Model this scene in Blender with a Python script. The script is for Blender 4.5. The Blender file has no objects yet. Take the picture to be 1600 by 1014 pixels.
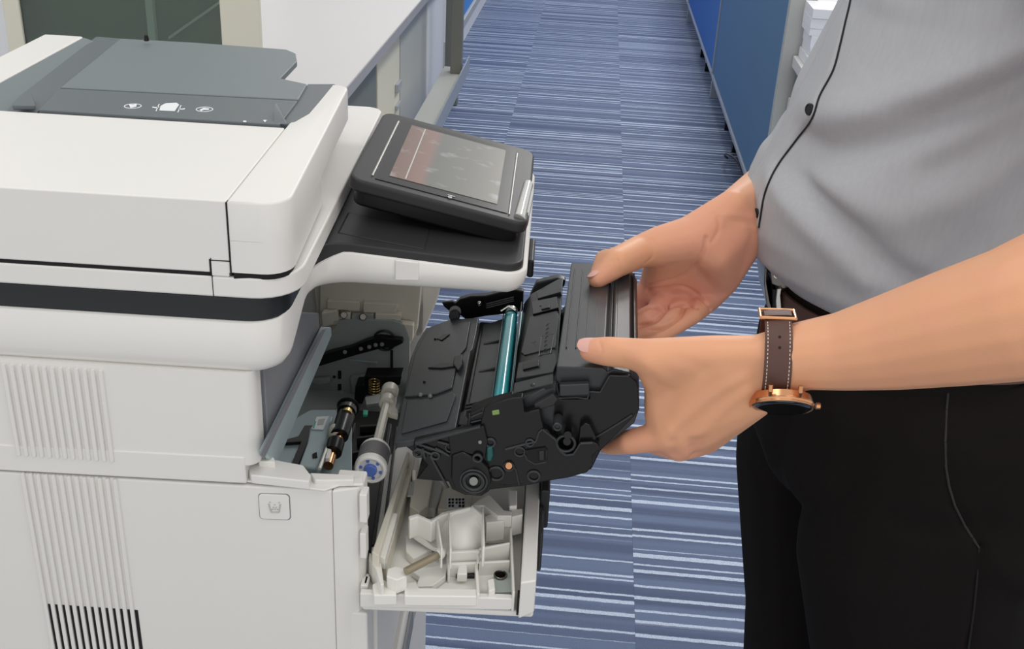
import bpy, bmesh, math, random
import numpy as np
from mathutils import Vector, Matrix
random.seed(7)
SC = bpy.context.scene
COL = SC.collection

# ------------------------------------------------------------------ camera
FPX = 1738.7
CAM = Vector((0, 0, 1.42))
_Y = Vector((155, -857, FPX)).normalized()
_D = Vector((-190, 3493, FPX)); _D = (_D - _D.dot(_Y) * _Y).normalized()
_Z = -_D
_X = _Y.cross(_Z)
MW = Matrix((_X, _Y, _Z))                     # image axes (right, down, forward) -> world
cd = bpy.data.cameras.new('camera'); cam = bpy.data.objects.new('camera', cd); COL.objects.link(cam)
cd.sensor_width = 36; cd.lens = 36 * FPX / 1600; cd.clip_start = .02; cd.clip_end = 60
rx = MW @ Vector((1, 0, 0)); ry = MW @ Vector((0, -1, 0)); rz = MW @ Vector((0, 0, -1))
m4 = Matrix((rx, ry, rz)).transposed().to_4x4(); m4.translation = CAM
cam.matrix_world = m4
SC.camera = cam

# ------------------------------------------------------------------ light
SC.view_settings.view_transform = 'Standard'; SC.view_settings.look = 'None'
SC.view_settings.gamma = 1; SC.view_settings.use_curve_mapping = False
SC.view_settings.exposure = 0.0
w = bpy.data.worlds.new('world'); SC.world = w; w.use_nodes = True
w.node_tree.nodes['Background'].inputs[0].default_value = (1, .995, .99, 1)
w.node_tree.nodes['Background'].inputs[1].default_value = .78
def area(name, loc, sx, sy, power, col=(1, .985, .96), tgt=None):
    l = bpy.data.lights.new(name, 'AREA'); l.shape = 'RECTANGLE'; l.size = sx; l.size_y = sy
    l.energy = power; l.color = col
    o = bpy.data.objects.new(name, l); COL.objects.link(o); o.location = loc
    if tgt: o.rotation_euler = (Vector(tgt) - Vector(loc)).to_track_quat('-Z', 'Y').to_euler()
    return o
area('ceiling_panel_light', (-.9, .9, 2.75), 1.2, .6, 7)
area('ceiling_panel_light', (.9, .2, 2.75), 1.2, .6, 9)
area('ceiling_panel_light', (.70, 3.4, 2.75), .25, 1.2, 22)
area('ceiling_panel_light', (.70, 5.6, 2.75), .25, 1.2, 30)
area('ceiling_panel_light', (.70, 7.8, 2.75), .25, 1.2, 30)
area('front_fill_light', (-.3, -2.6, 1.7), 3.6, 1.8, 8, (.97, .985, 1), (-.3, 1, 1.3))  # added fill lamp behind the camera to brighten side faces; no window known

# ------------------------------------------------------------------ helpers
PO = Vector((-.144, .68, 0)); PA = math.radians(2.0)        # the printer: its near front corner on the floor, and its turn
PR = Matrix.Rotation(PA, 3, 'Z')
def W(px, py, **k):                                          # a point of the photo on the world plane x=, y= or z=
    r = MW @ Vector((px - 800, py - 507, FPX)); ax, v = list(k.items())[0]; i = 'xyz'.index(ax)
    return CAM + r * ((v - CAM[i]) / r[i])
def L(px, py, **k):                                          # the same in the printer's own axes
    r = PR.transposed() @ (MW @ Vector((px - 800, py - 507, FPX))); c = PR.transposed() @ (CAM - PO)
    ax, v = list(k.items())[0]; i = 'xyz'.index(ax)
    return c + r * ((v - c[i]) / r[i])
def L2W(p): return PR @ Vector(p) + PO
def srgb(c):
    c = c / 255
    return c / 12.92 if c <= .04045 else ((c + .055) / 1.055) ** 2.4
def rgb(r, g, b): return (srgb(r), srgb(g), srgb(b), 1)
def mat(name, col, rough=.5, metal=0, noise=0, nscale=40, bump=0, bscale=200, spec=.5, sss=0, coat=0, stretch=None):
    m = bpy.data.materials.new(name); m.use_nodes = True; nt = m.node_tree; b = nt.nodes['Principled BSDF']
    b.inputs['Base Color'].default_value = col; b.inputs['Roughness'].default_value = rough
    b.inputs['Metallic'].default_value = metal; b.inputs['Specular IOR Level'].default_value = spec
    if coat: b.inputs['Coat Weight'].default_value = coat; b.inputs['Coat Roughness'].default_value = .08
    if sss:
        b.inputs['Subsurface Weight'].default_value = sss; b.inputs['Subsurface Radius'].default_value = (1, .35, .2)
        b.inputs['Subsurface Scale'].default_value = .006
    tc = nt.nodes.new('ShaderNodeTexCoord'); mp = nt.nodes.new('ShaderNodeMapping')
    nt.links.new(tc.outputs['Object'], mp.inputs[0])
    if stretch: mp.inputs['Scale'].default_value = stretch
    if noise:
        n = nt.nodes.new('ShaderNodeTexNoise'); n.inputs['Scale'].default_value = nscale; n.inputs['Detail'].default_value = 4
        r = nt.nodes.new('ShaderNodeMapRange'); r.inputs[3].default_value = 1 - noise; r.inputs[4].default_value = 1 + noise
        nt.links.new(mp.outputs[0], n.inputs['Vector']); nt.links.new(n.outputs[0], r.inputs[0])
        h = nt.nodes.new('ShaderNodeHueSaturation'); h.inputs['Color'].default_value = col
        nt.links.new(r.outputs[0], h.inputs['Value']); nt.links.new(h.outputs[0], b.inputs['Base Color'])
    if bump:
        n = nt.nodes.new('ShaderNodeTexNoise'); n.inputs['Scale'].default_value = bscale; n.inputs['Detail'].default_value = 3
        bp = nt.nodes.new('ShaderNodeBump'); bp.inputs['Strength'].default_value = bump; bp.inputs['Distance'].default_value = .001
        nt.links.new(mp.outputs[0], n.inputs['Vector']); nt.links.new(n.outputs[0], bp.inputs['Height'])
        nt.links.new(bp.outputs[0], b.inputs['Normal'])
    return m

class MB:
    def __init__(s): s.v = []; s.f = []
    def add(s, vs, fs):
        o = len(s.v); s.v += [Vector(v) for v in vs]; s.f += [tuple(o + i for i in f) for f in fs]; return s
    def box(s, x0, x1, y0, y1, z0, z1):
        return s.add([(x, y, z) for z in (z0, z1) for y in (y0, y1) for x in (x0, x1)],
                     [(0, 2, 3, 1), (4, 5, 7, 6), (0, 1, 5, 4), (2, 6, 7, 3), (1, 3, 7, 5), (0, 4, 6, 2)])
    def prism(s, pts, vec, scale_top=None):                 # planar outline swept by vec
        pts = [Vector(p) for p in pts]; vec = Vector(vec); n = len(pts)
        nm = Vector((0, 0, 0))
        for i in range(n): nm += pts[i].cross(pts[(i + 1) % n])
        if nm.dot(vec) > 0: pts = pts[::-1]
        top = [p + vec for p in pts]
        return s.add(pts + top, [tuple(range(n)), tuple(range(2 * n - 1, n - 1, -1))] +
                     [(i, i + n, (i + 1) % n + n, (i + 1) % n) for i in range(n)])
    def cyl(s, a, b, r, r2=None, n=20, cap=True):
        a = Vector(a); b = Vector(b); r2 = r if r2 is None else r2
        d = (b - a).normalized(); u = d.orthogonal().normalized(); v = d.cross(u)
        vs = [a + (u * math.cos(t) + v * math.sin(t)) * r for t in [2 * math.pi * i / n for i in range(n)]]
        vs += [b + (u * math.cos(t) + v * math.sin(t)) * r2 for t in [2 * math.pi * i / n for i in range(n)]]
        fs = [(i, (i + 1) % n, (i + 1) % n + n, i + n) for i in range(n)]
        if cap: fs += [tuple(range(n - 1, -1, -1)), tuple(range(n, 2 * n))]
        return s.add(vs, fs)
    def tube(s, pts, r, n=8):
        for a, b in zip(pts[:-1], pts[1:]): s.cyl(a, b, r, n=n)
        return s
    def ring(s, c, axis, R, r, n=28, k=8):
        c = Vector(c); d = Vector(axis).normalized(); u = d.orthogonal().normalized(); v = d.cross(u); vs = []; fs = []
        for i in range(n):
            t = 2 * math.pi * i / n; e = u * math.cos(t) + v * math.sin(t)
            for j in range(k):
                q = 2 * math.pi * j / k; vs.append(c + e * (R + r * math.cos(q)) + d * (r * math.sin(q)))
        for i in range(n):
            for j in range(k): fs.append((i * k + j, ((i + 1) % n) * k + j, ((i + 1) % n) * k + (j + 1) % k, i * k + (j + 1) % k))
        return s.add(vs, fs)
    def ball(s, c, r, n=12, sc=(1, 1, 1)):
        c = Vector(c); vs = [c + Vector((0, 0, r * sc[2]))]; fs = []
        for i in range(1, n // 2):
            p = math.pi * i / (n // 2)
            for j in range(n):
                q = 2 * math.pi * j / n
                vs.append(c + Vector((r * sc[0] * math.sin(p) * math.cos(q), r * sc[1] * math.sin(p) * math.sin(q), r * sc[2] * math.cos(p))))
        vs.append(c - Vector((0, 0, r * sc[2]))); k = n // 2 - 1
        for j in range(n):
            fs.append((0, 1 + j, 1 + (j + 1) % n))
            for i in range(k - 1): fs.append((1 + i * n + j, 1 + (i + 1) * n + j, 1 + (i + 1) * n + (j + 1) % n, 1 + i * n + (j + 1) % n))
            fs.append((len(vs) - 1, 1 + (k - 1) * n + (j + 1) % n, 1 + (k - 1) * n + j))
        return s.add(vs, fs)
    def build(s, name, m, parent=None, bevel=0, seg=2, angle=35, world=False, label=None):
        vs = s.v
        if world and parent is not None:
            inv = base_of(parent).inverted(); vs = [inv @ v for v in vs]
        me = bpy.data.meshes.new(name); me.from_pydata([tuple(v) for v in vs], [], s.f); me.update()
        bm = bmesh.new(); bm.from_mesh(me); bmesh.ops.recalc_face_normals(bm, faces=bm.faces); bm.to_mesh(me); bm.free()
        o = bpy.data.objects.new(name, me); COL.objects.link(o); me.materials.append(m)
        me.polygons.foreach_set('use_smooth', [True] * len(me.polygons)); me.set_sharp_from_angle(angle=math.radians(angle))
        if parent is not None: o.parent = parent
        if bevel:
            b = o.modifiers.new('bevel', 'BEVEL'); b.width = bevel; b.segments = seg; b.limit_method = 'ANGLE'
            b.angle_limit = math.radians(40); b.harden_normals = True
        if label: o['label'] = label
        return o
BASE = {}
def base_of(o):
    while o.parent: o = o.parent
    return BASE.get(o.name, Matrix())
def empty(name, loc, rot=0, label=None, cat=None, group=None):
    o = bpy.data.objects.new(name, None); COL.objects.link(o); o.location = loc; o.rotation_euler = (0, 0, rot); o.empty_display_size = .05
    BASE[o.name] = Matrix.Translation(loc) @ Matrix.Rotation(rot, 4, 'Z'); tag(o, label, cat, group); return o
def tag(o, label=None, cat=None, group=None, kind=None):
    if label: o['label'] = label
    if cat: o['category'] = cat
    if group: o['group'] = group
    if kind: o['kind'] = kind
    return o
def rnd(pts, rad, n=7):                                       # round the corners of a 2D outline; rad: number or list
    out = []; k = len(pts)
    for i, p in enumerate(pts):
        r = rad[i] if isinstance(rad, (list, tuple)) else rad
        p = Vector(p[:2]); a = Vector(pts[i - 1][:2]); b = Vector(pts[(i + 1) % k][:2])
        if r <= 0: out.append(p); continue
        da = (a - p).normalized(); db = (b - p).normalized(); ang = da.angle(db)
        d = min(r / math.tan(ang / 2), (a - p).length * .49, (b - p).length * .49)
        rr = d * math.tan(ang / 2); c = p + (da + db).normalized() * (rr / math.sin(ang / 2))
        s0 = p + da * d - c; s1 = p + db * d - c; a0 = math.atan2(s0.y, s0.x); a1 = math.atan2(s1.y, s1.x)
        dd = (a1 - a0 + math.pi) % (2 * math.pi) - math.pi
        for j in range(n + 1): t = a0 + dd * j / n; out.append(c + Vector((math.cos(t), math.sin(t))) * rr)
    return out
def XY(pts, z): return [(p[0], p[1], z) for p in pts]
def XZ(pts, y): return [(p[0], y, p[1]) for p in pts]

# ------------------------------------------------------------------ materials
M_white = mat('white_plastic', rgb(226, 224, 220), .42, bump=.05, bscale=900, noise=.01)
M_white2 = mat('inner_white_plastic', rgb(234, 232, 226), .35, noise=.03, nscale=18)
M_cream = mat('cream_plastic', rgb(222, 217, 202), .4, noise=.05, nscale=25)
M_tray = mat('slate_plastic', rgb(116, 124, 127), .45, bump=.05, bscale=900)
M_tray2 = mat('slate_plastic_dark', rgb(100, 106, 110), .45, bump=.05, bscale=900)
M_char = mat('charcoal_plastic', rgb(46, 46, 48), .4, spec=.3, bump=.12, bscale=1500)
M_black = mat('black_plastic', rgb(20, 20, 22), .3, spec=.3)
M_band = mat('band_plastic', rgb(36, 40, 43), .35, spec=.3)
M_cart = mat('cartridge_plastic', rgb(44, 46, 48), .34, spec=.45, bump=.08, bscale=1200)
M_cart2 = mat('cartridge_black', rgb(20, 19, 20), .28, spec=.32, bump=.04, bscale=900)
M_flap = mat('cartridge_flap', rgb(58, 61, 64), .33, bump=.08, bscale=1000)
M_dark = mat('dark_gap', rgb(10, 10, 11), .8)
M_teal = mat('teal_drum', rgb(20, 150, 160), .25, coat=.5)
M_dteal = mat('dark_teal', rgb(10, 80, 78), .3)
M_steel = mat('galvanised_steel', rgb(160, 168, 164), .5, metal=.05, noise=.05, nscale=12)
M_steelb = mat('blue_grey_steel', rgb(165, 182, 186), .45, metal=.05, noise=.05, nscale=14)
M_greyp = mat('grey_inner_plastic', rgb(128, 130, 136), .5, noise=.03)
M_metal = mat('bright_metal', rgb(190, 188, 184), .22, metal=1)
M_brass = mat('brass', rgb(190, 165, 110), .25, metal=1)
M_copper = mat('rose_gold', rgb(214, 158, 116), .22, metal=1)
M_rubber = mat('grey_rubber', rgb(112, 110, 112), .7)
M_blue = mat('blue_plastic', rgb(90, 120, 200), .4)
M_green = mat('green_plastic', rgb(40, 170, 140), .5)
M_print = mat('white_print', rgb(225, 228, 230), .6)
M_paper = mat('paper', rgb(232, 234, 240), .8)
M_frame = mat('grey_metal_frame', rgb(128, 128, 120), .45, metal=.3)
M_frameL = mat('pale_metal_frame', rgb(190, 192, 188), .4, metal=.2)
M_alu = mat('aluminium', rgb(180, 186, 192), .35, metal=.5)
M_desk = mat('white_laminate', rgb(216, 214, 214), .35, noise=.008)
M_deskedge = mat('desk_edge', rgb(158, 158, 160), .4)
M_wallw = mat('white_wall', rgb(222, 224, 226), .7)
M_cab = mat('cream_cabinet', rgb(222, 218, 200), .5)
M_cabg = mat('grey_cabinet', rgb(182, 184, 180), .5)
M_cabd = mat('dark_cabinet', rgb(112, 118, 116), .5)
M_bluepan = mat('blue_fabric', rgb(62, 116, 184), .85, noise=.04, nscale=60, bump=.2, bscale=700, stretch=None)
M_bluepan2 = mat('slate_blue_fabric', rgb(86, 124, 162), .85, noise=.04, nscale=60, bump=.2, bscale=700)
M_brightblue = mat('bright_blue_fabric', rgb(70, 140, 215), .8)
M_shirt = mat('grey_cotton', rgb(178, 179, 183), .9, noise=.07, nscale=260, bump=.25, bscale=900, spec=.15, stretch=(1, 1, .12))
M_thread = mat('black_thread', rgb(26, 26, 30), .8)
M_trouser = mat('black_twill', rgb(24, 21, 20), .9, noise=.05, nscale=400, bump=.2, bscale=1500, spec=.12)
M_seam = mat('trouser_seam', rgb(44, 42, 40), .85)
M_leather = mat('brown_leather', rgb(84, 54, 46), .5, noise=.06, nscale=80, bump=.12, bscale=900)
M_belt = mat('dark_leather', rgb(82, 58, 50), .5, bump=.12, bscale=800)
M_gun = mat('gunmetal', rgb(110, 106, 102), .22, metal=1)
M_stitch = mat('cream_thread', rgb(222, 204, 184), .8)
M_nail = mat('fingernail', rgb(224, 172, 160), .25, spec=.5)
M_glassblk = mat('dial_glass', rgb(24, 26, 24), .06, coat=1)
M_knob = mat('dull_knob', rgb(120, 122, 118), .5)

def carpet_mat():
    m = bpy.data.materials.new('striped_carpet'); m.use_nodes = True; nt = m.node_tree; N = nt.nodes; K = nt.links
    b = N['Principled BSDF']; b.inputs['Roughness'].default_value = .6; b.inputs['Specular IOR Level'].default_value = .55
    tc = N.new('ShaderNodeTexCoord'); oi = N.new('ShaderNodeObjectInfo'); sx = N.new('ShaderNodeSeparateXYZ'); K.new(tc.outputs['Object'], sx.inputs[0])
    mul = N.new('ShaderNodeMath'); mul.operation = 'MULTIPLY_ADD'; mul.inputs[1].default_value = 37.0
    K.new(oi.outputs['Random'], mul.inputs[0]); K.new(sx.outputs[1], mul.inputs[2])
    wob = N.new('ShaderNodeTexNoise'); wob.inputs['Scale'].default_value = 60; K.new(tc.outputs['Object'], wob.inputs['Vector'])
    wm = N.new('ShaderNodeMath'); wm.operation = 'MULTIPLY_ADD'; wm.inputs[1].default_value = .0035; K.new(wob.outputs[0], wm.inputs[0]); K.new(mul.outputs[0], wm.inputs[2])
    def lines(scale, lo, hi):
        n = N.new('ShaderNodeTexNoise'); n.noise_dimensions = '1D'; n.inputs['Scale'].default_value = scale; n.inputs['Detail'].default_value = 1.5
        K.new(wm.outputs[0], n.inputs['W']); r = N.new('ShaderNodeMapRange'); r.inputs[1].default_value = lo; r.inputs[2].default_value = hi
        K.new(n.outputs[0], r.inputs[0]); return r.outputs[0]
    a = lines(58, .57, .615); c = lines(19, .4, .62); 
    fz = N.new('ShaderNodeTexNoise'); fz.inputs['Scale'].default_value = 420; fz.inputs['Detail'].default_value = 2; K.new(tc.outputs['Object'], fz.inputs['Vector'])
    fr = N.new('ShaderNodeMapRange'); fr.inputs[1].default_value = .3; fr.inputs[2].default_value = .7; fr.inputs[3].default_value = .55; fr.inputs[4].default_value = 1.15; K.new(fz.outputs[0], fr.inputs[0])
    am = N.new('ShaderNodeMath'); am.operation = 'MULTIPLY'; am.use_clamp = True; K.new(a, am.inputs[0]); K.new(fr.outputs[0], am.inputs[1])
    m1 = N.new('ShaderNodeMix'); m1.data_type = 'RGBA'; m1.inputs[6].default_value = rgb(54, 72, 108); m1.inputs[7].default_value = rgb(84, 102, 136); K.new(c, m1.inputs[0])
    m2 = N.new('ShaderNodeMix'); m2.data_type = 'RGBA'; m2.inputs[7].default_value = rgb(190, 204, 226); K.new(m1.outputs[2], m2.inputs[6])
    K.new(am.outputs[0], m2.inputs[0])
    hs = N.new('ShaderNodeHueSaturation'); K.new(m2.outputs[2], hs.inputs['Color']); K.new(fr.outputs[0], hs.inputs['Value'])
    hv = N.new('ShaderNodeMapRange'); hv.inputs[3].default_value = .88; hv.inputs[4].default_value = 1.1; K.new(fz.outputs[0], hv.inputs[0]); K.new(hv.outputs[0], hs.inputs['Value'])
    K.new(hs.outputs[0], b.inputs['Base Color'])
    bp = N.new('ShaderNodeBump'); bp.inputs['Strength'].default_value = .5; bp.inputs['Distance'].default_value = .002; K.new(fz.outputs[0], bp.inputs['Height']); K.new(bp.outputs[0], b.inputs['Normal'])
    return m
M_carpet = carpet_mat()

def glass_mat():
    m = bpy.data.materials.new('tinted_glass'); m.use_nodes = True; b = m.node_tree.nodes['Principled BSDF']
    b.inputs['Base Color'].default_value = rgb(200, 220, 208); b.inputs['Roughness'].default_value = .03
    b.inputs['Transmission Weight'].default_value = .95; b.inputs['IOR'].default_value = 1.45; return m
M_glass = glass_mat()

def screen_mat():  # colours hold the dim menu and painted-in reflections on the screen
    m = bpy.data.materials.new('display_panel'); m.use_nodes = True; nt = m.node_tree; N = nt.nodes; K = nt.links
    b = N['Principled BSDF']; b.inputs['Roughness'].default_value = .25; b.inputs['Specular IOR Level'].default_value = .3
    tc = N.new('ShaderNodeTexCoord'); sx = N.new('ShaderNodeSeparateXYZ'); K.new(tc.outputs['Object'], sx.inputs[0])
    r = N.new('ShaderNodeValToRGB'); e = r.color_ramp.elements
    mr = N.new('ShaderNodeMapRange'); mr.inputs[1].default_value = -.005; mr.inputs[2].default_value = .09; K.new(sx.outputs[0], mr.inputs[0]); K.new(mr.outputs[0], r.inputs[0])
    e[0].position = 0; e[0].color = rgb(116, 94, 86); e[1].position = .26; e[1].color = rgb(136, 110, 102)
    x = r.color_ramp.elements.new(.34); x.color = rgb(108, 110, 106); x = r.color_ramp.elements.new(1); x.color = rgb(134, 132, 126)
    n = N.new('ShaderNodeTexNoise'); n.inputs['Scale'].default_value = 38; n.inputs['Detail'].default_value = 3; K.new(tc.outputs['Object'], n.inputs['Vector'])
    q = N.new('ShaderNodeMapRange'); q.inputs[1].default_value = .58; q.inputs[2].default_value = .8; K.new(n.outputs[0], q.inputs[0])
    mx = N.new('ShaderNodeMix'); mx.data_type = 'RGBA'; mx.inputs[7].default_value = rgb(172, 176, 174); K.new(r.outputs[0], mx.inputs[6]); K.new(q.outputs[0], mx.inputs[0])
    K.new(mx.outputs[2], b.inputs['Base Color']); return m
M_screen = screen_mat()

def skin_mat(name, base, pink):
    m = bpy.data.materials.new(name); m.use_nodes = True; nt = m.node_tree; N = nt.nodes; K = nt.links
    b = N['Principled BSDF']; b.inputs['Roughness'].default_value = .48; b.inputs['Specular IOR Level'].default_value = .35
    b.inputs['Subsurface Weight'].default_value = .25; b.inputs['Subsurface Radius'].default_value = (1, .35, .2); b.inputs['Subsurface Scale'].default_value = .005
    at = N.new('ShaderNodeAttribute'); at.attribute_name = 'tint'
    tc = N.new('ShaderNodeTexCoord'); n = N.new('ShaderNodeTexNoise'); n.inputs['Scale'].default_value = 45; n.inputs['Detail'].default_value = 4; K.new(tc.outputs['Object'], n.inputs['Vector'])
    ad = N.new('ShaderNodeMath'); ad.operation = 'MULTIPLY_ADD'; ad.inputs[1].default_value = .5; ad.inputs[2].default_value = -.17; K.new(n.outputs[0], ad.inputs[0])
    a2 = N.new('ShaderNodeMath'); a2.use_clamp = True; K.new(ad.outputs[0], a2.inputs[0]); K.new(at.outputs['Fac'], a2.inputs[1])
    mx = N.new('ShaderNodeMix'); mx.data_type = 'RGBA'; mx.inputs[6].default_value = base; mx.inputs[7].default_value = pink; K.new(a2.outputs[0], mx.inputs[0])
    K.new(mx.outputs[2], b.inputs['Base Color'])
    n2 = N.new('ShaderNodeTexNoise'); n2.inputs['Scale'].default_value = 700; n2.inputs['Detail'].default_value = 2; K.new(tc.outputs['Object'], n2.inputs['Vector'])
    bp = N.new('ShaderNodeBump'); bp.inputs['Strength'].default_value = .18; bp.inputs['Distance'].default_value = .0006; K.new(n2.outputs[0], bp.inputs['Height']); K.new(bp.outputs[0], b.inputs['Normal'])
    return m
M_skin = skin_mat('tan_skin', rgb(224, 166, 128), rgb(228, 158, 140))

# ------------------------------------------------------------------ setting: floor of carpet tiles
fl = MB().box(-2.9, 2.9, -.3, 10.3, -.05, -.006).build('floor', M_dark); tag(fl, kind='structure')
tile = None
for i in range(-5, 6):
    for j in range(0, 20):
        x = -.33 + .5 * i + .25; y = .27 + .5 * j + .25
        if tile is None:
            tile = MB().box(-.2499, .2499, -.2499, .2499, -.006, 0).build('carpet_tile', M_carpet, fl); o = tile
        else:
            o = tile.copy(); COL.objects.link(o); o.parent = fl
        o.location = (x, y, 0)

# glass wall left behind the printer (plane y = 2.2)
gy = 2.2
wl = MB().box(-2.6, -1.175, gy, gy + .06, 0, 2.6).build('wall_left', M_wallw, bevel=.004); tag(wl, kind='structure')
win = MB().box(-1.18, -1.145, gy - .004, gy + .012, 0, 2.6).box(-.735, -.655, gy - .004, gy + .012, 0, 2.6).box(-1.145, -.735, gy, gy + .012, 0, .12).box(-1.145, -.735, gy, gy + .012, 2.5, 2.6).build('window_1', M_cab, bevel=.003); tag(win, kind='structure')
MB().box(-1.145, -.735, gy + .002, gy + .008, .12, 2.5).build('pane', M_glass, win)
M_rdark = mat('dark_green_wall', rgb(104, 124, 112), .8, noise=.15, nscale=1.5)
M_rdark2 = mat('brown_grey_panel', rgb(98, 96, 86), .8, noise=.1, nscale=2)
wb = MB().box(-2.9, -1.93, 5.3, 5.36, 0, 2.6).build('wall_back', M_rdark); tag(wb, kind='structure')
# low screen standing in the room behind the glass
sc = empty('room_screen', (-1.25, 2.262, 0), 0, 'dark grey green screen with a pale post seen through the tinted glass', 'screen')
MB().box(-.5, .56, .0, .02, .03, 1.55).build('panel', M_rdark2, sc)
MB().box(.345, .36, -.014, 0, 0, 1.5).build('post', M_cabg, sc)
MB().prism([(.385, -.002, .89), (.52, -.002, .985), (.52, -.002, .991), (.385, -.002, .896)], (0, -.006, 0)).build('brace', M_cabg, sc)

# far left partition in the corridor
wf = MB().box(-.80, -.74, 5.95, 10.2, .1, 2.0).build('wall_corridor', M_brightblue); tag(wf, kind='structure')
tr = MB().box(-.815, -.725, 5.9, 10.2, .085, .135).build('trim_1', M_frameL, wf, bevel=.004)
tr = MB().box(-.80, -.733, 5.9, 10.2, 0, .085).build('trim_2', M_wallw, wf)
we = MB().box(-1.6, -.74, 5.84, 5.9, .13, 2.0).build('wall_end', M_wallw); tag(we, kind='structure')
MB().box(-1.6, -.735, 5.835, 5.905, 0, .13).build('baseboard_end', M_cabg, we)

# ------------------------------------------------------------------ white desk with storage beneath
dk = empty('office_desk', (-.57, 2.3, 0), 0, 'long white laminate desk with grey edge running away behind the printer', 'desk')
def B(x0, x1, y0, y1, z0, z1, name, m, par, loc, bev=.002):
    return MB().box(x0 - loc[0], x1 - loc[0], y0 - loc[1], y1 - loc[1], z0 - loc[2], z1 - loc[2]).build(name, m, par, bevel=bev)
dl = (-.57, 2.3, 0)
B(-1.9, -.574, 2.3, 5.15, .695, .72, 'desktop', M_desk, dk, dl, .001)
B(-.574, -.57, 2.3, 5.2, .693, .721, 'edge_strip', M_deskedge, dk, dl, 0)
B(-.66, -.60, 2.34, 2.40, 0, .695, 'leg', M_frame, dk, dl)
B(-.66, -.60, 5.1, 5.16, 0, .695, 'leg', M_frame, dk, dl)
cl = (-.64, 2.6, 0)
def cabinet(y0, y1, m, label, handle=False):
    c = empty('storage_cabinet', (-.66, y0, 0), 0, label, 'cabinet')
    MB().box(-.45, -.02, 0, y1 - y0, .03, .69).build('body', m, c, bevel=.002)
    MB().box(-.02, 0, .006, y1 - y0 - .006, .05, .68).build('door', m, c, bevel=.002)
    MB().box(-.43, -.04, .01, y1 - y0 - .01, 0, .03).build('plinth', M_dark, c)
    if handle: MB().box(0, .012, y1 - y0 - .10, y1 - y0 - .02, .4, .43).box(0, .01, y1 - y0 - .10, y1 - y0 - .02, .34, .355).build('handle', M_alu, c, bevel=.002)
cabinet(2.42, 3.44, M_cabd, 'dark grey cabinet under the white desk, the one nearest the printer')
cabinet(3.45, 3.87, M_cab, 'cream cabinet under the white desk', True)
cabinet(3.88, 4.5, M_cabg, 'pale grey cabinet under the white desk, beyond the cream one')
cabinet(4.52, 5.05, M_wallw, 'white cabinet under the far end of the white desk')

# metal stand with a ledge beside the aisle
ml = Vector((-.55, 2.9, 0))
ms = empty('metal_stand', ml, 0, 'grey metal frame with flat ledge and post along the left of the aisle', 'stand')
MB().box(-.05, .045, 0, 1.72, .285, .30).build('ledge', M_frameL, ms, bevel=.002)
MB().box(.045, .05, 0, 1.78, .27, .335).build('lip', M_alu, ms)
MB().box(-.01, .035, 1.60, 1.65, .30, 1.5).build('post', M_frame, ms, bevel=.002)
MB().box(-.005, .035, .98, 1.03, 0, .285).build('leg', M_frame, ms, bevel=.002)
MB().box(-.005, .035, .02, .07, 0, .285).build('leg', M_frame, ms, bevel=.002)
MB().cyl((.036, .985, .22), (.05, .985, .22), .011).build('bolt', M_metal, ms, bevel=.002)

# ------------------------------------------------------------------ right hand partitions
def partition(y0, y1, m, label, end=False):
    p = empty('office_partition', (.615, y0, 0), 0, label, 'partition', )
    w = y1 - y0
    MB().box(.005, .045, .012, w - .004, .125, 1.5).build('panel', m, p, bevel=.002)
    MB().box(-.002, .052, 0, w, .105, .125).build('bottom_rail', M_alu, p, bevel=.002)
    MB().box(-.002, .052, 0, w, 1.5, 1.52).build('top_rail', M_alu, p, bevel=.002)
    MB().box(-.002, .052, -.0, .012, .105, 1.52).build('post', M_alu, p, bevel=.002)
    if end:
        MB().box(-.008, .075, -.035, 0, .105, 1.53).build('end_post', M_frameL, p, bevel=.003)
        MB().box(.006, .05, -.03, -.005, 0, .105).build('foot', M_alu, p)
    else: MB().box(.006, .044, .0, .03, 0, .105).build('foot', M_alu, p)
partition(3.62, 5.57, M_bluepan2, 'slate blue fabric partition with grey end post, nearest on the right of the aisle', True)
partition(5.575, 7.5, M_bluepan, 'brighter blue fabric partition second along the right of the aisle')
partition(7.505, 9.6, M_bluepan, 'blue fabric partition farthest along the right of the aisle')

def caster(x, y, s, label):
    c = empty('chair_caster', (x, y, 0), random.random() * 3, label, 'caster')
    MB().cyl((-.012 * s, 0, .027 * s), (-.004 * s, 0, .027 * s), .027 * s).cyl((.004 * s, 0, .027 * s), (.012 * s, 0, .027 * s), .027 * s).build('wheel', M_black, c)
    MB().cyl((0, 0, .03 * s), (0, 0, .075 * s), .008 * s).box(-.014 * s, .014 * s, -.03 * s, .01 * s, .04 * s, .058 * s).build('fork', M_frameL, c)
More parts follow.
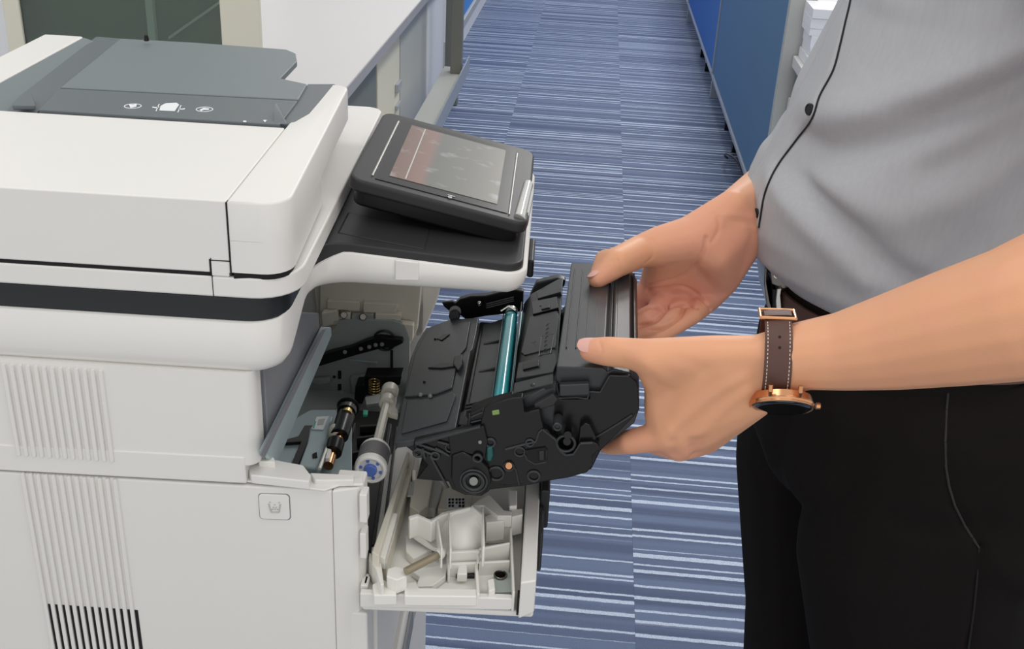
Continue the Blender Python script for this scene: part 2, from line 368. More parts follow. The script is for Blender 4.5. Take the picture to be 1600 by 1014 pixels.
# drawer pedestals behind the partitions: their casters show through the gap beneath
def pedestal(x, y, label):
    c = empty('drawer_pedestal', (x, y, 0), 0, label, 'pedestal')
    MB().box(.055, .45, -.2, .2, .085, .62).build('body', M_cabg, c, bevel=.004)
    for k in range(3): MB().box(.06, .445, -.212, -.2, .10 + .17 * k, .26 + .17 * k).build('drawer', M_cabg, c, bevel=.003)
    for px_ in (.0, .40):
        for py_ in (-.17, .17):
            MB().cyl((px_ - .014, py_, .024), (px_ + .014, py_, .024), .024, n=16).build('caster_wheel', M_black, c)
            MB().box(px_ - .016, px_ + .06, py_ - .014, py_ + .014, .046, .084).build('caster_fork', M_frameL, c, bevel=.003)
pedestal(.650, 6.32, 'grey drawer pedestal on casters behind the second partition from the front')
pedestal(.655, 4.85, 'grey drawer pedestal on casters behind the nearest blue partition')
for y0, y1, lb in ((3.66, 5.5, 'unseen white desk added behind the nearest blue partition to shade the floor gap'), (5.6, 7.45, 'unseen white desk added behind the second blue partition to shade the floor gap'), (7.55, 9.5, 'unseen white desk added behind the farthest blue partition to shade the floor gap')):
    d_ = empty('shading_desk', (.68, y0, 0), 0, lb, 'desk')  # unseen desks, added as occluders to darken the floor in the gap
    MB().box(0, 1.3, 0, y1 - y0, .70, .73).build('desktop', M_desk, d_, bevel=.003)
    for yy in (.02, y1 - y0 - .05): MB().box(.9, 1.25, yy, yy + .03, 0, .70).build('leg_panel', M_cabg, d_)
    MB().box(1.26, 1.28, .05, y1 - y0 - .05, .1, .70).build('modesty_panel', M_cabd, d_)
cb = MB().tube([Vector((.64 + .03 * math.sin(t * 5) - .05 * math.sin(t * 3.1), 4.12 + .42 * t, .012 + .07 * max(0, math.sin(t * 3.1)))) for t in [k / 24 for k in range(25)]], .005).build('power_cable', M_black)
tag(cb, 'thin black cable looping on the carpet under the nearest blue partition', 'cable')

# side table at right, behind the man
rd = empty('side_cabinet', (.645, 3.42, 0), 0, 'white low cabinet glimpsed between the partition post and the shirt', 'cabinet')
MB().box(-.005, .80, -.01, .155, .625, .662).build('top', M_desk, rd, bevel=.004)
MB().box(.01, .79, .01, .15, .53, .625).build('recess', M_cabd, rd)
MB().box(0, .79, 0, .155, .03, .53).build('body', M_desk, rd, bevel=.004)
for k in range(2): MB().box(.01 + .39 * k, .39 + .39 * k, -.012, 0, .05, .51).build('door', M_desk, rd, bevel=.003)
MB().box(.02, .77, .01, .14, 0, .03).build('plinth', M_dark, rd)
for k in range(6):
    h = [.03, .025, .035, .02, .03, .028][k]; z = .6625 + sum([.03, .025, .035, .02, .03, .028][:k]) + .0005 * k
    o = MB().box(.655 + random.uniform(-.006, .012), .865, 3.425 + random.uniform(0, .01), 3.57, z, z + h).build('paper_stack', M_paper, bevel=.001)
    tag(o, ['white ream of paper at the bottom of the pile on the low white cabinet', 'white paper bundle second from the bottom of the pile on the low white cabinet',
            'thick white paper bundle third from the bottom of the pile on the low white cabinet', 'thin white paper bundle fourth up the pile on the low white cabinet',
            'white paper bundle second from the top of the pile on the low white cabinet', 'topmost white paper bundle of the pile on the low white cabinet'][k], 'paper', 'paper stacks on the low white cabinet')
# ------------------------------------------------------------------ the printer
pt = empty('multifunction_printer', PO, PA, 'white multifunction printer with charcoal top, tilted touchscreen and open front door', 'printer')
WD = .44
def prt(mb, name, m, par=None, **k): return mb.build(name, m, par or pt, **k)
# lower cabinet: near side wall, far wall, back, floor of the cavity
prt(MB().prism(XZ([(-.52, .03), (-.022, .03), (-.022, .9315), (-.52, .9255)], 0), (0, .022, 0)), 'side_panel', M_white, bevel=.002)
prt(MB().prism(XY([(-.022, .0), (-.004, .006), (0, .012), (0, .03), (-.022, .03)], .03), (0, 0, .901)), 'corner_column', M_white, bevel=.0015)
prt(MB().box(-.52, 0, WD - .02, WD, .03, .9315), 'side_panel', M_white, bevel=.002)
prt(MB().box(-.52, -.50, .022, WD - .02, .03, 1.02), 'rear_panel', M_white)
prt(MB().box(-.50, -.012, .022, WD - .02, .03, .76), 'lower_body', M_white2)
# lower front with the tray fronts
prt(MB().box(-.012, .0, .03, WD - .002, .62, .815), 'front_panel', M_white, bevel=.003)
prt(MB().box(-.012, .003, .004, .03, .03, .812), 'front_edge', M_white, bevel=.002)
def tray(z0, z1):
    t = prt(MB().box(-.012, .006, .032, WD - .002, z0, z1), 'paper_tray', M_white, bevel=.004)
    prt(MB().prism([(-.004, WD * .5 - .08, z1 - .012), (-.004, WD * .5 + .08, z1 - .012), (-.004, WD * .5 + .07, z1 - .04), (-.004, WD * .5 - .07, z1 - .04)], (.014, 0, 0)), 'handle', M_greyp, t, bevel=.003)
tray(.33, .61); tray(.05, .32)
# curved grips at the front under the open door
prt(MB().prism([(0, .035, .815), (0, .10, .81), (0, .135, .79), (0, .15, .70), (0, .035, .70)], (.006, 0, 0)), 'grip_surround', M_white, bevel=.003)
prt(MB().prism([(0, .30, .80), (0, .32, .80), (0, .30, .68), (0, .27, .56), (0, .25, .56), (0, .28, .68)], (.010, 0, 0)), 'grip_rail', M_white, bevel=.003)
# upper side panel, recessed behind the front corner
prt(MB().prism(XZ([(-.52, .9265), (-.086, .933), (-.086, .9565), (-.52, .9495)], -.0008), (0, .024, 0)), 'side_skirt', M_white, bevel=.0012)
prt(MB().prism(XY(rnd([(-.52, 0), (-.0765, 0), (-.0765, .02), (-.086, .024), (-.52, .024)], [0, .012, 0, 0, 0]), .949), (0, 0, .078)), 'upper_side_panel', M_white)
# ribs and vent slots
rib = None
for k in range(13):
    x = -.2560 + k * .00585
    for (za, zb, n) in ((.945, 1.0235, 0), (.66, .9295, 1)):
        mb = MB().prism(XZ(rnd([(x - .0016, za), (x + .0016, za), (x + .0016, zb), (x - .0016, zb)], .0015, 4), -.0019), (0, .003, 0))
        prt(mb, 'vent_rib', M_white, bevel=.0004, seg=1)
    prt(MB().box(x + .0017, x + .0043, -.0004, .003, .60, .803), 'vent_slot', M_dark)
# embossed badge with the recycling basket sign
bd = prt(MB().prism(XZ(rnd([(-.0775, .9015), (-.0545, .9025), (-.0545, .9255), (-.0775, .9245)], .003), -.0010), (0, .002, 0)), 'badge', M_white, bevel=.0006)
prt(MB().prism(XZ(rnd([(-.0779, .9011), (-.0539, .9020), (-.0539, .9260), (-.0779, .9249)], .003), -.0003), (0, .002, 0)), 'badge_rim', M_cabd, bd)
ic = MB()
for a, b in (((-.0700, .9165), (-.0685, .9090)), ((-.0685, .9090), (-.0625, .9093)), ((-.0625, .9093), (-.0612, .9168))):
    ic.cyl((a[0], -.0012, a[1]), (b[0], -.0012, b[1]), .0006, n=6)
for x, z in ((-.0675, .9115), (-.0655, .9117), (-.0635, .9118), (-.0665, .9135), (-.0645, .9136), (-.0655, .916), (-.069, .918), (-.062, .9183)): ic.ball((x, -.0012, z), .0007, 6)
prt(ic, 'badge_sign', M_cabg, bd)
# near front ledge of the open cavity
def lz(pts, z): return [L(px, py, z=z) for px, py in pts]
prt(MB().prism(lz([(383, 750), (386, 730), (404, 708), (412, 714), (470, 726), (480, 738), (505, 752), (553, 745), (566, 745), (568, 756), (530, 757), (507, 765)], .934), (0, 0, -.0022)), 'cavity_ledge', M_white, bevel=.001)
prt(MB().prism(lz([(386, 728), (398, 712), (474, 726), (486, 742), (483, 752), (392, 742)], .941), (0, 0, -.008)), 'ledge_lip', M_white, bevel=.0012)
prt(MB().prism(lz([(484, 738), (553, 741), (553, 750), (492, 750)], .938), (0, 0, -.006)), 'ledge_lip', M_white, bevel=.0012)
prt(MB().prism(lz([(402, 708), (415, 712), (428, 714), (430, 722), (404, 720)], .946), (0, 0, -.012)), 'hinge_tab', M_white2, bevel=.001)
for (y0, z0, z1, dx) in ((.002, .902, .928, .004), (.002, .868, .892, .003), (.002, .82, .842, .004)):
    prt(MB().box(-.002, dx, y0, y0 + .012, z0, z1), 'catch_tab', M_white, bevel=.001)
prt(MB().prism([(.0, .004, .842), (.0, .016, .842), (.0, .045, .82), (.0, .004, .82)], (.003, 0, 0)), 'hinge_plate', M_white2, bevel=.0008)

# cavity inside
prt(MB().prism([L(px, py, x=-.075) for px, py in ((470, 489), (498, 489), (500, 514))] + [Vector((-.075, .027, .951)), Vector((-.075, .027, 1.0235)), Vector((-.075, .04, 1.034))], (-.012, 0, 0)), 'inner_duct', M_greyp, bevel=.001)
prt(MB().prism([L(px, py, x=-.0745) for px, py in ((500, 511), (511, 511), (512, 524), (424, 728), (404, 704))], (.004, 0, 0)), 'inner_rail', M_steelb, bevel=.001)
prt(MB().prism([L(px, py, x=-.070) for px, py in ((503, 515), (507, 515), (411, 716), (405, 710))], (.001, 0, 0)), 'rail_groove', M_greyp)
prt(MB().box(-.30, -.28, .03, .40, .79, 1.02), 'cavity_rear', M_greyp)
prt(MB().box(-.28, -.015, .022, .40, .79, .80), 'cavity_floor', M_steel)
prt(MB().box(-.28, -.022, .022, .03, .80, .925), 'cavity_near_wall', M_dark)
far = prt(MB().prism([L(px, py, y=.372) for px, py in ((455, 660), (485, 545), (500, 512), (520, 505), (522, 500), (548, 500), (549, 499), (615, 501), (632, 508), (640, 528), (640, 640), (455, 740))], (0, .006, 0)), 'chassis_plate', M_steel, bevel=.0006)
def fp(pts, y, th, name, m, bev=.0006, par=far): return prt(MB().prism([L(px, py, y=y) for px, py in pts], (0, th, 0)), name, m, par, bevel=bev)
fp([(470, 585), (478, 566), (515, 551), (548, 543), (575, 532), (592, 527), (628, 531), (630, 536), (618, 542), (590, 546), (560, 554), (520, 566), (490, 575), (478, 588)], .362, .008, 'linkage_arm', M_black)
for cx, cy in ((539, 550), (564, 545), (577, 542), (587, 539), (597, 538)): prt(MB().cyl(L(cx, cy, y=.361), L(cx, cy, y=.366), .0022, n=12), 'rivet', M_knob, far)
prt(MB().ring(L(601, 532, y=.369), (0, 1, 0), .0115, .0014), 'spring_ring', M_band, far)
fp([(485, 592), (515, 590), (518, 600), (500, 604), (484, 600)], .366, .008, 'pressed_rib', M_steel, .003)
fp([(480, 640), (492, 618), (535, 612), (540, 620), (500, 634), (484, 648)], .366, .008, 'pressed_rib', M_steel, .003)
fp([(545, 590), (572, 584), (570, 612), (548, 616)], .366, .008, 'pressed_rib', M_steel, .003)
fp([(545, 561), (589, 566), (589, 569), (545, 564)], .369, .004, 'pressed_rib', M_steelb, .001)
for q in ([(528, 580), (533, 580), (533, 592), (528, 592)], [(528, 601), (533, 601), (533, 614), (528, 614)], [(520, 588), (524, 588), (524, 591), (520, 591)], [(610, 548), (614, 548), (614, 578), (610, 578)]):
    fp(q, .3705, .002, 'slot', M_dark, 0)
# cream frame above the plate
fr = prt(MB().prism([L(px, py, y=.385) for px, py in ((500, 520), (500, 420), (660, 420), (652, 515), (640, 540), (640, 506), (548, 500), (530, 508))], (0, .012, 0)), 'inner_frame', M_cream, bevel=.001)
for q, yy, th in (([(502, 500), (502, 490), (525, 486), (530, 497), (530, 505), (524, 520), (505, 518)], .372, .012), ([(511, 470), (562, 472), (562, 487), (511, 483)], .378, .01), ([(567, 473), (622, 476), (618, 490), (567, 489)], .378, .01),
                  ([(532, 488), (548, 490), (547, 503), (535, 505), (530, 515), (528, 500)], .375, .01), ([(586, 490), (626, 492), (626, 502), (586, 500)], .375, .01), ([(622, 505), (646, 508), (645, 532), (640, 535)], .373, .01)):
    prt(MB().prism([L(px, py, y=yy) for px, py in q], (0, th, 0)), 'frame_block', M_cream, fr, bevel=.0012)
fp([(550, 491), (583, 491), (583, 500), (549, 499)], .374, .004, 'metal_tab', M_steel, par=fr)
for cx, cy in ((537, 492), (567, 495)): prt(MB().cyl(L(cx, cy, y=.370), L(cx, cy, y=.374), .004, n=14), 'screw', M_gun, fr, bevel=.001)
prt(MB().prism([L(px, py, y=.42) for px, py in ((622, 440), (690, 440), (683, 470), (660, 525), (648, 528), (648, 500), (632, 505), (640, 470))], (0, .018, 0)), 'far_front_edge', M_white, bevel=.002)
prt(MB().prism([L(px, py, y=.40) for px, py in ((500, 520), (490, 440), (640, 440), (640, 500))], (0, .01, 0)), 'far_inner_wall', M_cream)
# moving parts at the bottom of the cavity
def ip(pts, z, th, name, m, bev=.0008, par=None): return prt(MB().prism(lz(pts, z), (0, 0, -th)), name, m, par, bevel=bev)
ip([(395, 735), (432, 670), (485, 640), (550, 640), (550, 740), (500, 745)], .842, .004, 'cavity_pan', M_steelb)
ip([(428, 724), (440, 690), (474, 682), (470, 700), (455, 728)], .847, .004, 'pan_step', M_steelb)
ip([(476, 664), (498, 664), (498, 680), (484, 684), (466, 728), (454, 727), (470, 690), (443, 692), (446, 686), (466, 681)], .851, .003, 'pan_slot', M_black)
bm_ = ip([(484, 668), (503, 648), (521, 649), (517, 664), (498, 733), (466, 728), (480, 690)], .862, .014, 'steel_beam', M_steelb, .002)
ip([(487, 670), (495, 651), (514, 650), (505, 671)], .8632, .001, 'label_sticker', M_print, 0, bm_)
ip([(498, 655), (508, 654), (505, 662), (496, 663)], .8638, .0006, 'label_print', M_cabg, 0, bm_)
ip([(489, 668), (492, 658), (494, 658), (491, 668)], .8638, .0006, 'label_print', M_green, 0, bm_)
ip([(488, 709), (495, 706), (496, 714), (489, 715)], .8632, .001, 'slot', M_dark, 0, bm_)
ip([(520, 648), (545, 640), (640, 645), (660, 700), (640, 800), (590, 870), (575, 860), (570, 760), (500, 745)], .83, .01, 'feed_guide', M_black)
for q in ([(552, 660), (556, 660), (532, 742), (528, 742)], [(562, 664), (592, 662), (591, 665), (562, 667)], [(558, 682), (590, 678), (589, 681), (557, 685)], [(550, 705), (580, 700), (579, 703), (549, 708)], [(600, 650), (604, 650), (592, 700), (588, 700)], [(606, 660), (612, 662), (586, 850), (580, 850)], [(618, 665), (622, 667), (600, 840), (596, 838)]):
    ip(q, .838, .008, 'guide_rib', M_char)
sh = prt(MB().cyl(L(543, 640, z=.872), L(530, 682, z=.868), .0085).cyl(L(525, 690, z=.868), L(520, 708, z=.866), .008), 'feed_roller', M_black, bevel=.001)
prt(MB().cyl(L(545, 634, z=.873), L(541, 645, z=.873), .009).ring(L(544, 636, z=.873), L(543, 640, z=.872) - L(530, 682, z=.868), .009, .002), 'roller_hub', M_black, sh)
prt(MB().cyl(L(544.5, 638, z=.875), L(541, 648, z=.875), .0055), 'bushing', M_brass, sh)
prt(MB().cyl(L(532, 676, z=.868), L(528, 690, z=.868), .0045).cyl(L(520, 706, z=.866), L(513, 728, z=.866), .0045), 'roller_shaft', M_copper, sh)
prt(MB().ball(L(528, 675, z=.868), .010, 14, (1, 1, .8)).box(*[0] * 6), 'bearing', M_cream, sh)
prt(MB().tube([L(517, 684, z=.87), L(508, 708, z=.87), L(499, 733, z=.87)], .0016), 'release_rod', M_white2)
ip([(512, 700), (518, 702), (514, 716), (508, 715)], .874, .006, 'release_clip', M_white2)
ip([(567, 640), (575, 640), (574, 648), (567, 648)], .86, .003, 'green_tab', M_green)
# bracket with springs
br = prt(MB().prism([L(px, py, y=.33) for px, py in ((555, 603), (568, 602), (569, 588), (628, 588), (625, 602), (596, 604), (596, 618), (572, 618), (566, 632), (553, 630))], (0, .02, 0)), 'spring_bracket', M_black, bevel=.001)
for z in range(5): prt(MB().ring(L(585, 596 + z * 4, y=.322), (.1, 0, 1), .0055, .0008, 18, 6), 'coil', M_brass, br)
ip([(570, 620), (600, 614), (602, 628), (572, 632)], .835, .004, 'bracket_plate', M_steel)
# pickup roller and its shaft
ax0 = L(609, 612, z=.896); ax1 = L(577, 742, z=.896)
pk = prt(MB().cyl(ax0, ax0.lerp(ax1, .72), .0042, n=8), 'pickup_shaft', M_cream)
prt(MB().cyl(ax0.lerp(ax1, -.04), ax0.lerp(ax1, .05), .008).cyl(ax0.lerp(ax1, .10), ax0.lerp(ax1, .17), .0075), 'shaft_collar', M_cream, pk, bevel=.001)
prt(MB().prism(lz([(612, 620), (620, 619), (617, 634), (622, 640), (621, 648), (604, 643), (608, 632)], .898), (0, 0, -.006)), 'shaft_lever', M_cream, pk, bevel=.001)
dd = (ax1 - ax0).normalized()
prt(MB().cyl(ax0.lerp(ax1, .72), ax0.lerp(ax1, .76), .0125, .0135, n=32), 'roller_flange', M_white2, pk, bevel=.0015)
prt(MB().cyl(ax0.lerp(ax1, .76), ax0.lerp(ax1, .90), .0132, n=32), 'rubber_sleeve', M_rubber, pk)
prt(MB().cyl(ax0.lerp(ax1, .905), ax0.lerp(ax1, .94), .0138, n=32).ring(ax0.lerp(ax1, .94), dd, .0115, .0022), 'roller_gear', M_white2, pk, bevel=.001)
prt(MB().cyl(ax0.lerp(ax1, .93), ax0.lerp(ax1, .965), .0055, n=18), 'gear_hub', M_blue, pk, bevel=.001)
u_ = dd.orthogonal().normalized(); v_ = dd.cross(u_); gb = MB()
for k in range(6):
    t = k * math.pi / 3; e = u_ * math.cos(t) + v_ * math.sin(t); gb.cyl(ax0.lerp(ax1, .94) + e * .0085 - dd * .001, ax0.lerp(ax1, .94) + e * .0085 + dd * .0013, .0014, n=8)
prt(gb, 'gear_tooth', M_blue, pk)

# ------------- scanner base with the control arm
plan = rnd([(-.52, 0), (-.052, 0), (-.055, .112), (.113, .112), (.113, .37), (-.05, .37), (-.05, WD), (-.52, WD)], [0, .03, .03, .018, .018, .01, .01, 0])
def sheet(pl, zb, ztf, name, m, par=None, bot_in=0.0, bev=0, seg=2):          # outline with sloping top
    n = len(pl); vs = [(p[0], p[1], zb(p[0])) for p in pl] + [(p[0], p[1], ztf(p[0])) for p in pl]
    mb = MB().add(vs, [tuple(range(n - 1, -1, -1)), tuple(range(n, 2 * n))] + [(i, (i + 1) % n, (i + 1) % n + n, i + n) for i in range(n)])
    return prt(mb, name, m, par, bevel=bev, seg=seg)
def ztop(x): return 1.067 + (.0105 * min(1, max(0, (x + .06) / .03)) - (x + .03) * .07 * (x > -.03))
def clampi(pl, d):
    c = []
    n = len(pl)
    for i, p in enumerate(pl):
        a = Vector(pl[i - 1][:2]); b = Vector(pl[(i + 1) % n][:2]); t = (b - a).normalized(); c.append(Vector(p[:2]) + Vector((-t.y, t.x)) * d)
    return c
# lower rounded skirt in steps
rings = []
for (z, d) in ((1.0235, .014), (1.0245, .009), (1.0275, .0045), (1.032, .0015), (1.038, 0)): rings.append([(p[0], p[1], z + (.0235 if p[1] > .09 and p[0] > -.035 else .0235 * max(0, min(1, (p[1] - .02) / .085))) * (1 if True else 0)) for p in clampi(plan, d)])
rings.append([(p[0], p[1], max(ztop(p[0]) - .001, 0)) for p in plan]); rings.append([(p[0], p[1], ztop(p[0])) for p in clampi(plan, .001)])
n = len(plan); vs = [v for r in rings for v in r]; fs = [tuple(range(n - 1, -1, -1)), tuple(range((len(rings) - 1) * n, len(rings) * n))]
for k in range(len(rings) - 1):
    for i in range(n): fs.append((k * n + i, k * n + (i + 1) % n, (k + 1) * n + (i + 1) % n, (k + 1) * n + i))
sb = prt(MB().add(vs, fs), 'scanner_base', M_white, angle=50)
# square button on the arm
bt = prt(MB().prism([(.0095, .1105, 1.0745), (.0285, .1105, 1.0735), (.0285, .1105, 1.0575), (.0095, .1105, 1.0565)], (0, .003, 0)), 'arm_button', M_white, bevel=.0012)
# black band round the scanner
def zb2(x): return 1.066 + (.0125 * min(1, max(0, (x + .06) / .03)) - (x + .03) * .07 * (x > -.03))
band = clampi(plan, .0015)
prt(MB().prism(XY(clampi(rnd([(-.52, 0), (-.05, 0), (-.052, WD), (-.52, WD)], [0, .03, .01, 0]), .003), 1.0665), (0, 0, .0195)), 'scanner_band', M_band, bevel=.0025)
armp = rnd([(-.066, .02), (-.053, .05), (-.052, .112), (.112, .112), (.112, .37), (-.066, .37)], [0, .02, .026, .018, .018, 0])
shelf = sheet(clampi(armp, .0025), lambda x: ztop(x) - .006, lambda x: 1.0840 - (x + .03) * .07, 'control_shelf', M_char, bev=.0015)
def onshelf(px, py):
    p = L(px, py, z=1.083)
    for _ in range(4): p = L(px, py, z=1.0840 - (p.x + .03) * .07)
    return p
pc = [onshelf(*q) for q in ((545, 333), (671, 357), (663, 390), (529, 364))]
prt(MB().prism([p - Vector((0, 0, .003)) for p in pc], (0, 0, .0034)), 'pocket_cover', M_char, shelf, bevel=.0008)
oc = [sum(pc, Vector()) / 4 + (p - sum(pc, Vector()) / 4) * 1.025 for p in pc]
prt(MB().prism([p - Vector((0, 0, .003)) for p in oc], (0, 0, .0031)), 'pocket_gap', M_dark, shelf)

# ------------- touchscreen
s0 = Vector((-.034, .155, 1.124)); ux = Vector((.146, 0, -.031)); uy = Vector((0, .196, 0)); nn = ux.cross(uy).normalized()
def SP(u, v, d=0): return s0 + ux * u + uy * v + nn * d
ol = rnd([(0, 0), (1, 0), (1, 1), (0, 1)], .075)
tp = prt(MB().prism([SP(p.x, p.y, -.011) for p in ol], nn * .011), 'control_panel', M_char, bevel=.003, seg=3)
ol2 = [(.5 + (p.x - .5) * .93, .5 + (p.y - .5) * .95) for p in ol]
prt(MB().prism([SP(p[0], p[1], -.024) for p in ol2], nn * .016), 'panel_housing', M_black, tp, bevel=.003)
prt(MB().prism([SP(.3, .2, -.035), SP(.75, .2, -.040), SP(.75, .8, -.040), SP(.3, .8, -.035)], nn * .016), 'hinge_block', M_black, tp)
prt(MB().prism([SP(*p, .0000) for p in ((.135, .06), (.875, .06), (.875, .93), (.135, .93))], nn * .0006), 'bezel_glass', M_black, tp)
scr = prt(MB().prism([SP(*p, .0006) for p in ((.20, .13), (.81, .13), (.81, .875), (.20, .875))], nn * .0004), 'display', M_screen, tp)
prt(MB().prism([SP(*p, .0010) for p in ((.285, .14), (.292, .14), (.292, .865), (.285, .865))], nn * .0002), 'display_divider', M_cabg, scr)
prt(MB().cyl(SP(.115, .08, .0004), SP(.115, .88, .0004), .0011, n=8), 'bezel_trim', M_metal, tp)
prt(MB().cyl(SP(.885, .05, .0004), SP(.885, .88, .0004), .0008, n=8), 'bezel_trim', M_metal, tp)
hi = MB().ring(SP(.55, .065, .001), nn, .0016, .0004, 5, 6).cyl(SP(.535, .085, .001), SP(.575, .085, .001), .0004, n=6)
prt(hi, 'home_sign', M_print, tp)
# clear acrylic card slot at the panel's outer edge
prt(MB().cyl(SP(.945, .05, -.001), SP(.975, .50, -.001), .0052, .0045, n=16).cyl(SP(.975, .06, -.004), SP(.995, .42, -.003), .0038, .0034, n=16), 'chrome_edge', mat('chrome_edge', rgb(215, 215, 210), .12, metal=.8), tp)
prt(MB().box(.1125, .118, .16, .21, 1.044, 1.060), 'card_port', M_black, bevel=.002)

# ------------- scanner lid and document feeder
lid = rnd([(-.52, 0), (-.042, 0), (-.048, WD), (-.52, WD)], [0, .032, .018, 0])
ld = prt(MB().prism(XY(lid, 1.0862), (0, 0, .0158)), 'scanner_lid', M_white, bevel=.0018, seg=3)
# seam in the lid's near face
prt(MB().box(-.1003, -.0998, -.0003, .002, 1.0868, 1.1155), 'seam', M_dark, ld)
adf = rnd([(-.52, 0), (-.0875, 0), (-.0875, .165), (-.0875, WD - .12), (-.52, WD - .12)], 0)
ad = prt(MB().prism(XY([(-.52, 0), (-.0869, 0), (-.0869, .17), (-.52, .17)], 1.1045), (0, 0, .0525)), 'document_feeder', M_white, bevel=.0012, seg=3)
prt(MB().box(-.52, -.101, .0008, .01, 1.1010, 1.1047), 'feeder_gap', M_dark, ad)
prt(MB().box(-.101, -.088, -.0002, .01, 1.1022, 1.1135), 'hinge_cover', M_white, ad, bevel=.0008)
prt(MB().box(-.1012, -.1004, -.0004, .01, 1.1022, 1.1145).box(-.1012, -.0868, -.0004, .01, 1.1135, 1.1142).box(-.0873, -.0862, -.0004, .004, 1.103, 1.1562), 'feeder_seam', M_dark, ad)
cov = rnd([(-.0866, 0), (-.046, 0), (-.060, .31), (-.0866, .31)], [0, .034, .012, 0])
_r = [XY(cov, 1.1288), XY(cov, 1.1552), XY(clampi(cov, .0005), 1.1564), XY(clampi(cov, .0017), 1.157)]; _n = len(cov)
ac = prt(MB().add([p for q in _r for p in q], [tuple(range(_n - 1, -1, -1)), tuple(range(3 * _n, 4 * _n))] + [(k * _n + i, k * _n + (i + 1) % _n, (k + 1) * _n + (i + 1) % _n, (k + 1) * _n + i) for k in range(3) for i in range(_n)]), 'feeder_cover', M_white, angle=50)
low = rnd([(-.0866, 0), (-.046, 0), (-.0525, .145), (-.070, .175), (-.073, .30), (-.0866, .30)], [0, .034, .03, .03, .01, 0])
prt(MB().prism(XY(low, 1.1055), (0, 0, .0235)), 'cover_skirt', M_white, ac)
prt(MB().prism(XY(clampi(low, .0015), 1.1010), (0, 0, .005)), 'cover_gap', M_dark, ac)
# slate tray body
base = prt(MB().box(-.36, -.0875, .17, .34, 1.1045, 1.142), 'feeder_body', M_tray2)
prt(MB().prism([(-.395, .17, 1.110), (-.355, .17, 1.110), (-.355, .17, 1.157), (-.395, .17, 1.157)], (0, .27, 0)), 'left_rim', M_white, bevel=.002)
prt(MB().prism([(-.355, .168, 1.156), (-.352, .168, 1.1), (-.29, .168, 1.1), (-.29, .168, 1.137)], (-.0, .272, 0)), 'tray_slope', M_tray, bevel=.001)
Zt = 1.159
hood = prt(MB().prism(lz([(60, 171), (94, 138), (465, 157), (437, 194)], Zt), (0, 0, -.012)), 'feeder_hood', M_tray2, bevel=.0008)
prt(MB().prism(lz([(95, 136), (189, 60), (300, 66), (448, 77), (462, 83), (464, 95), (438, 122), (480, 131), (466, 155)], Zt + .0005), (0, 0, -.006)), 'paper_tray_flap', M_tray, bevel=.0012)
prt(MB().prism(lz([(0, 185), (30, 150), (150, 57), (190, 60), (94, 138), (60, 173), (55, 178)], Zt - .006), (0, 0, -.01)), 'tray_side', M_tray2, bevel=.0008)
prt(MB().prism(lz([(464, 157), (481, 131), (524, 131), (502, 158), (485, 178), (462, 191), (436, 195)], Zt - .002), (0, 0, -.02)), 'tray_side', M_tray2, bevel=.001)
prt(MB().prism([L(20, 172, z=1.157), L(40, 150, z=1.157), L(50, 150, z=1.157), L(56, 172, z=1.157)], (0, 0, .004)), 'paper_guide', M_tray2, hood, bevel=.001)
pg = [L(428, 193, z=1.159), L(446, 193, z=1.159), L(437, 180, z=1.163)]
prt(MB().prism([(L(428, 193, z=1.1585)), (L(446, 194, z=1.1585)), (L(436, 172, z=1.1585) + Vector((0, -.012, .008)))], (0, .004, 0)), 'paper_guide', M_tray2, hood)
kb = L(229, 64, z=1.163)
prt(MB().cyl(kb, kb + Vector((0, 0, .006)), .0028, .002, n=14), 'tray_knob', M_black, bevel=.0008)
# pictograms
def pic(mb, name='pictogram'): prt(mb, name, M_print, hood)
Zp = Zt + .0002
for cx, cy in ((207.5, 166), (319.5, 171)):
    c = L(cx, cy, z=Zp); pic(MB().ring(c, (0, 0, 1), .0066, .00045, 26, 6))
for q in ([(201, 163), (208, 164), (214, 162), (213, 167), (204, 169)], [(312, 172), (318, 169), (327, 170), (326, 172), (318, 172), (314, 174)],
          [(258, 162), (276, 161), (280, 164), (273, 174), (249, 173), (251, 166)],
          [(238, 167), (243, 168), (249, 167), (249, 168.4), (243, 169.6), (238, 168.4)], [(279, 169.4), (284, 170.4), (289, 169.4), (289, 171), (284, 171.6), (279, 171)],
          [(248, 163), (249.6, 163), (244.6, 174), (243, 174)], [(282, 165), (283.6, 165), (278.6, 176), (277, 176)],
          [(380, 189), (385, 189), (385, 191), (380, 191)], [(411, 188), (417, 188), (414, 191.5)]):
    pic(MB().prism(lz(q, Zp), (0, 0, .0003)))

# ------------- open front door, folded down flat
door = prt(MB().prism([(.0, -.004, .822), (.135, -.004, .826), (.135, -.004, .832), (.0, -.004, .828)], (0, .44, 0)), 'front_door', M_white, bevel=.002)
def dp(pts, z, th, name='door_rib', m=M_white2, bev=.0010): return prt(MB().prism(lz(pts, z), (0, 0, -th)), name, m, door, bevel=bev)
prt(MB().prism(XZ(rnd([(-.001, .8265), (.118, .834), (.1215, .8455), (-.001, .8405)], [.001, .004, .005, .001]), -.006), (0, .006, 0)), 'door_side', M_white, door, bevel=.0012)
prt(MB().prism([(.1235, -.010, .829), (.1355, -.006, .833), (.1355, -.006, .865), (.1235, -.010, .865)], (0, .45, 0)), 'door_top_edge', M_white, door, bevel=.0015)
prt(MB().box(.1217, .1233, -.0065, .004, .83, .846), 'door_gap', M_dark, door)
dp([(572, 930), (580, 860), (590, 800), (600, 720), (760, 560), (824, 700), (812, 928)], .835, .004, 'door_liner')
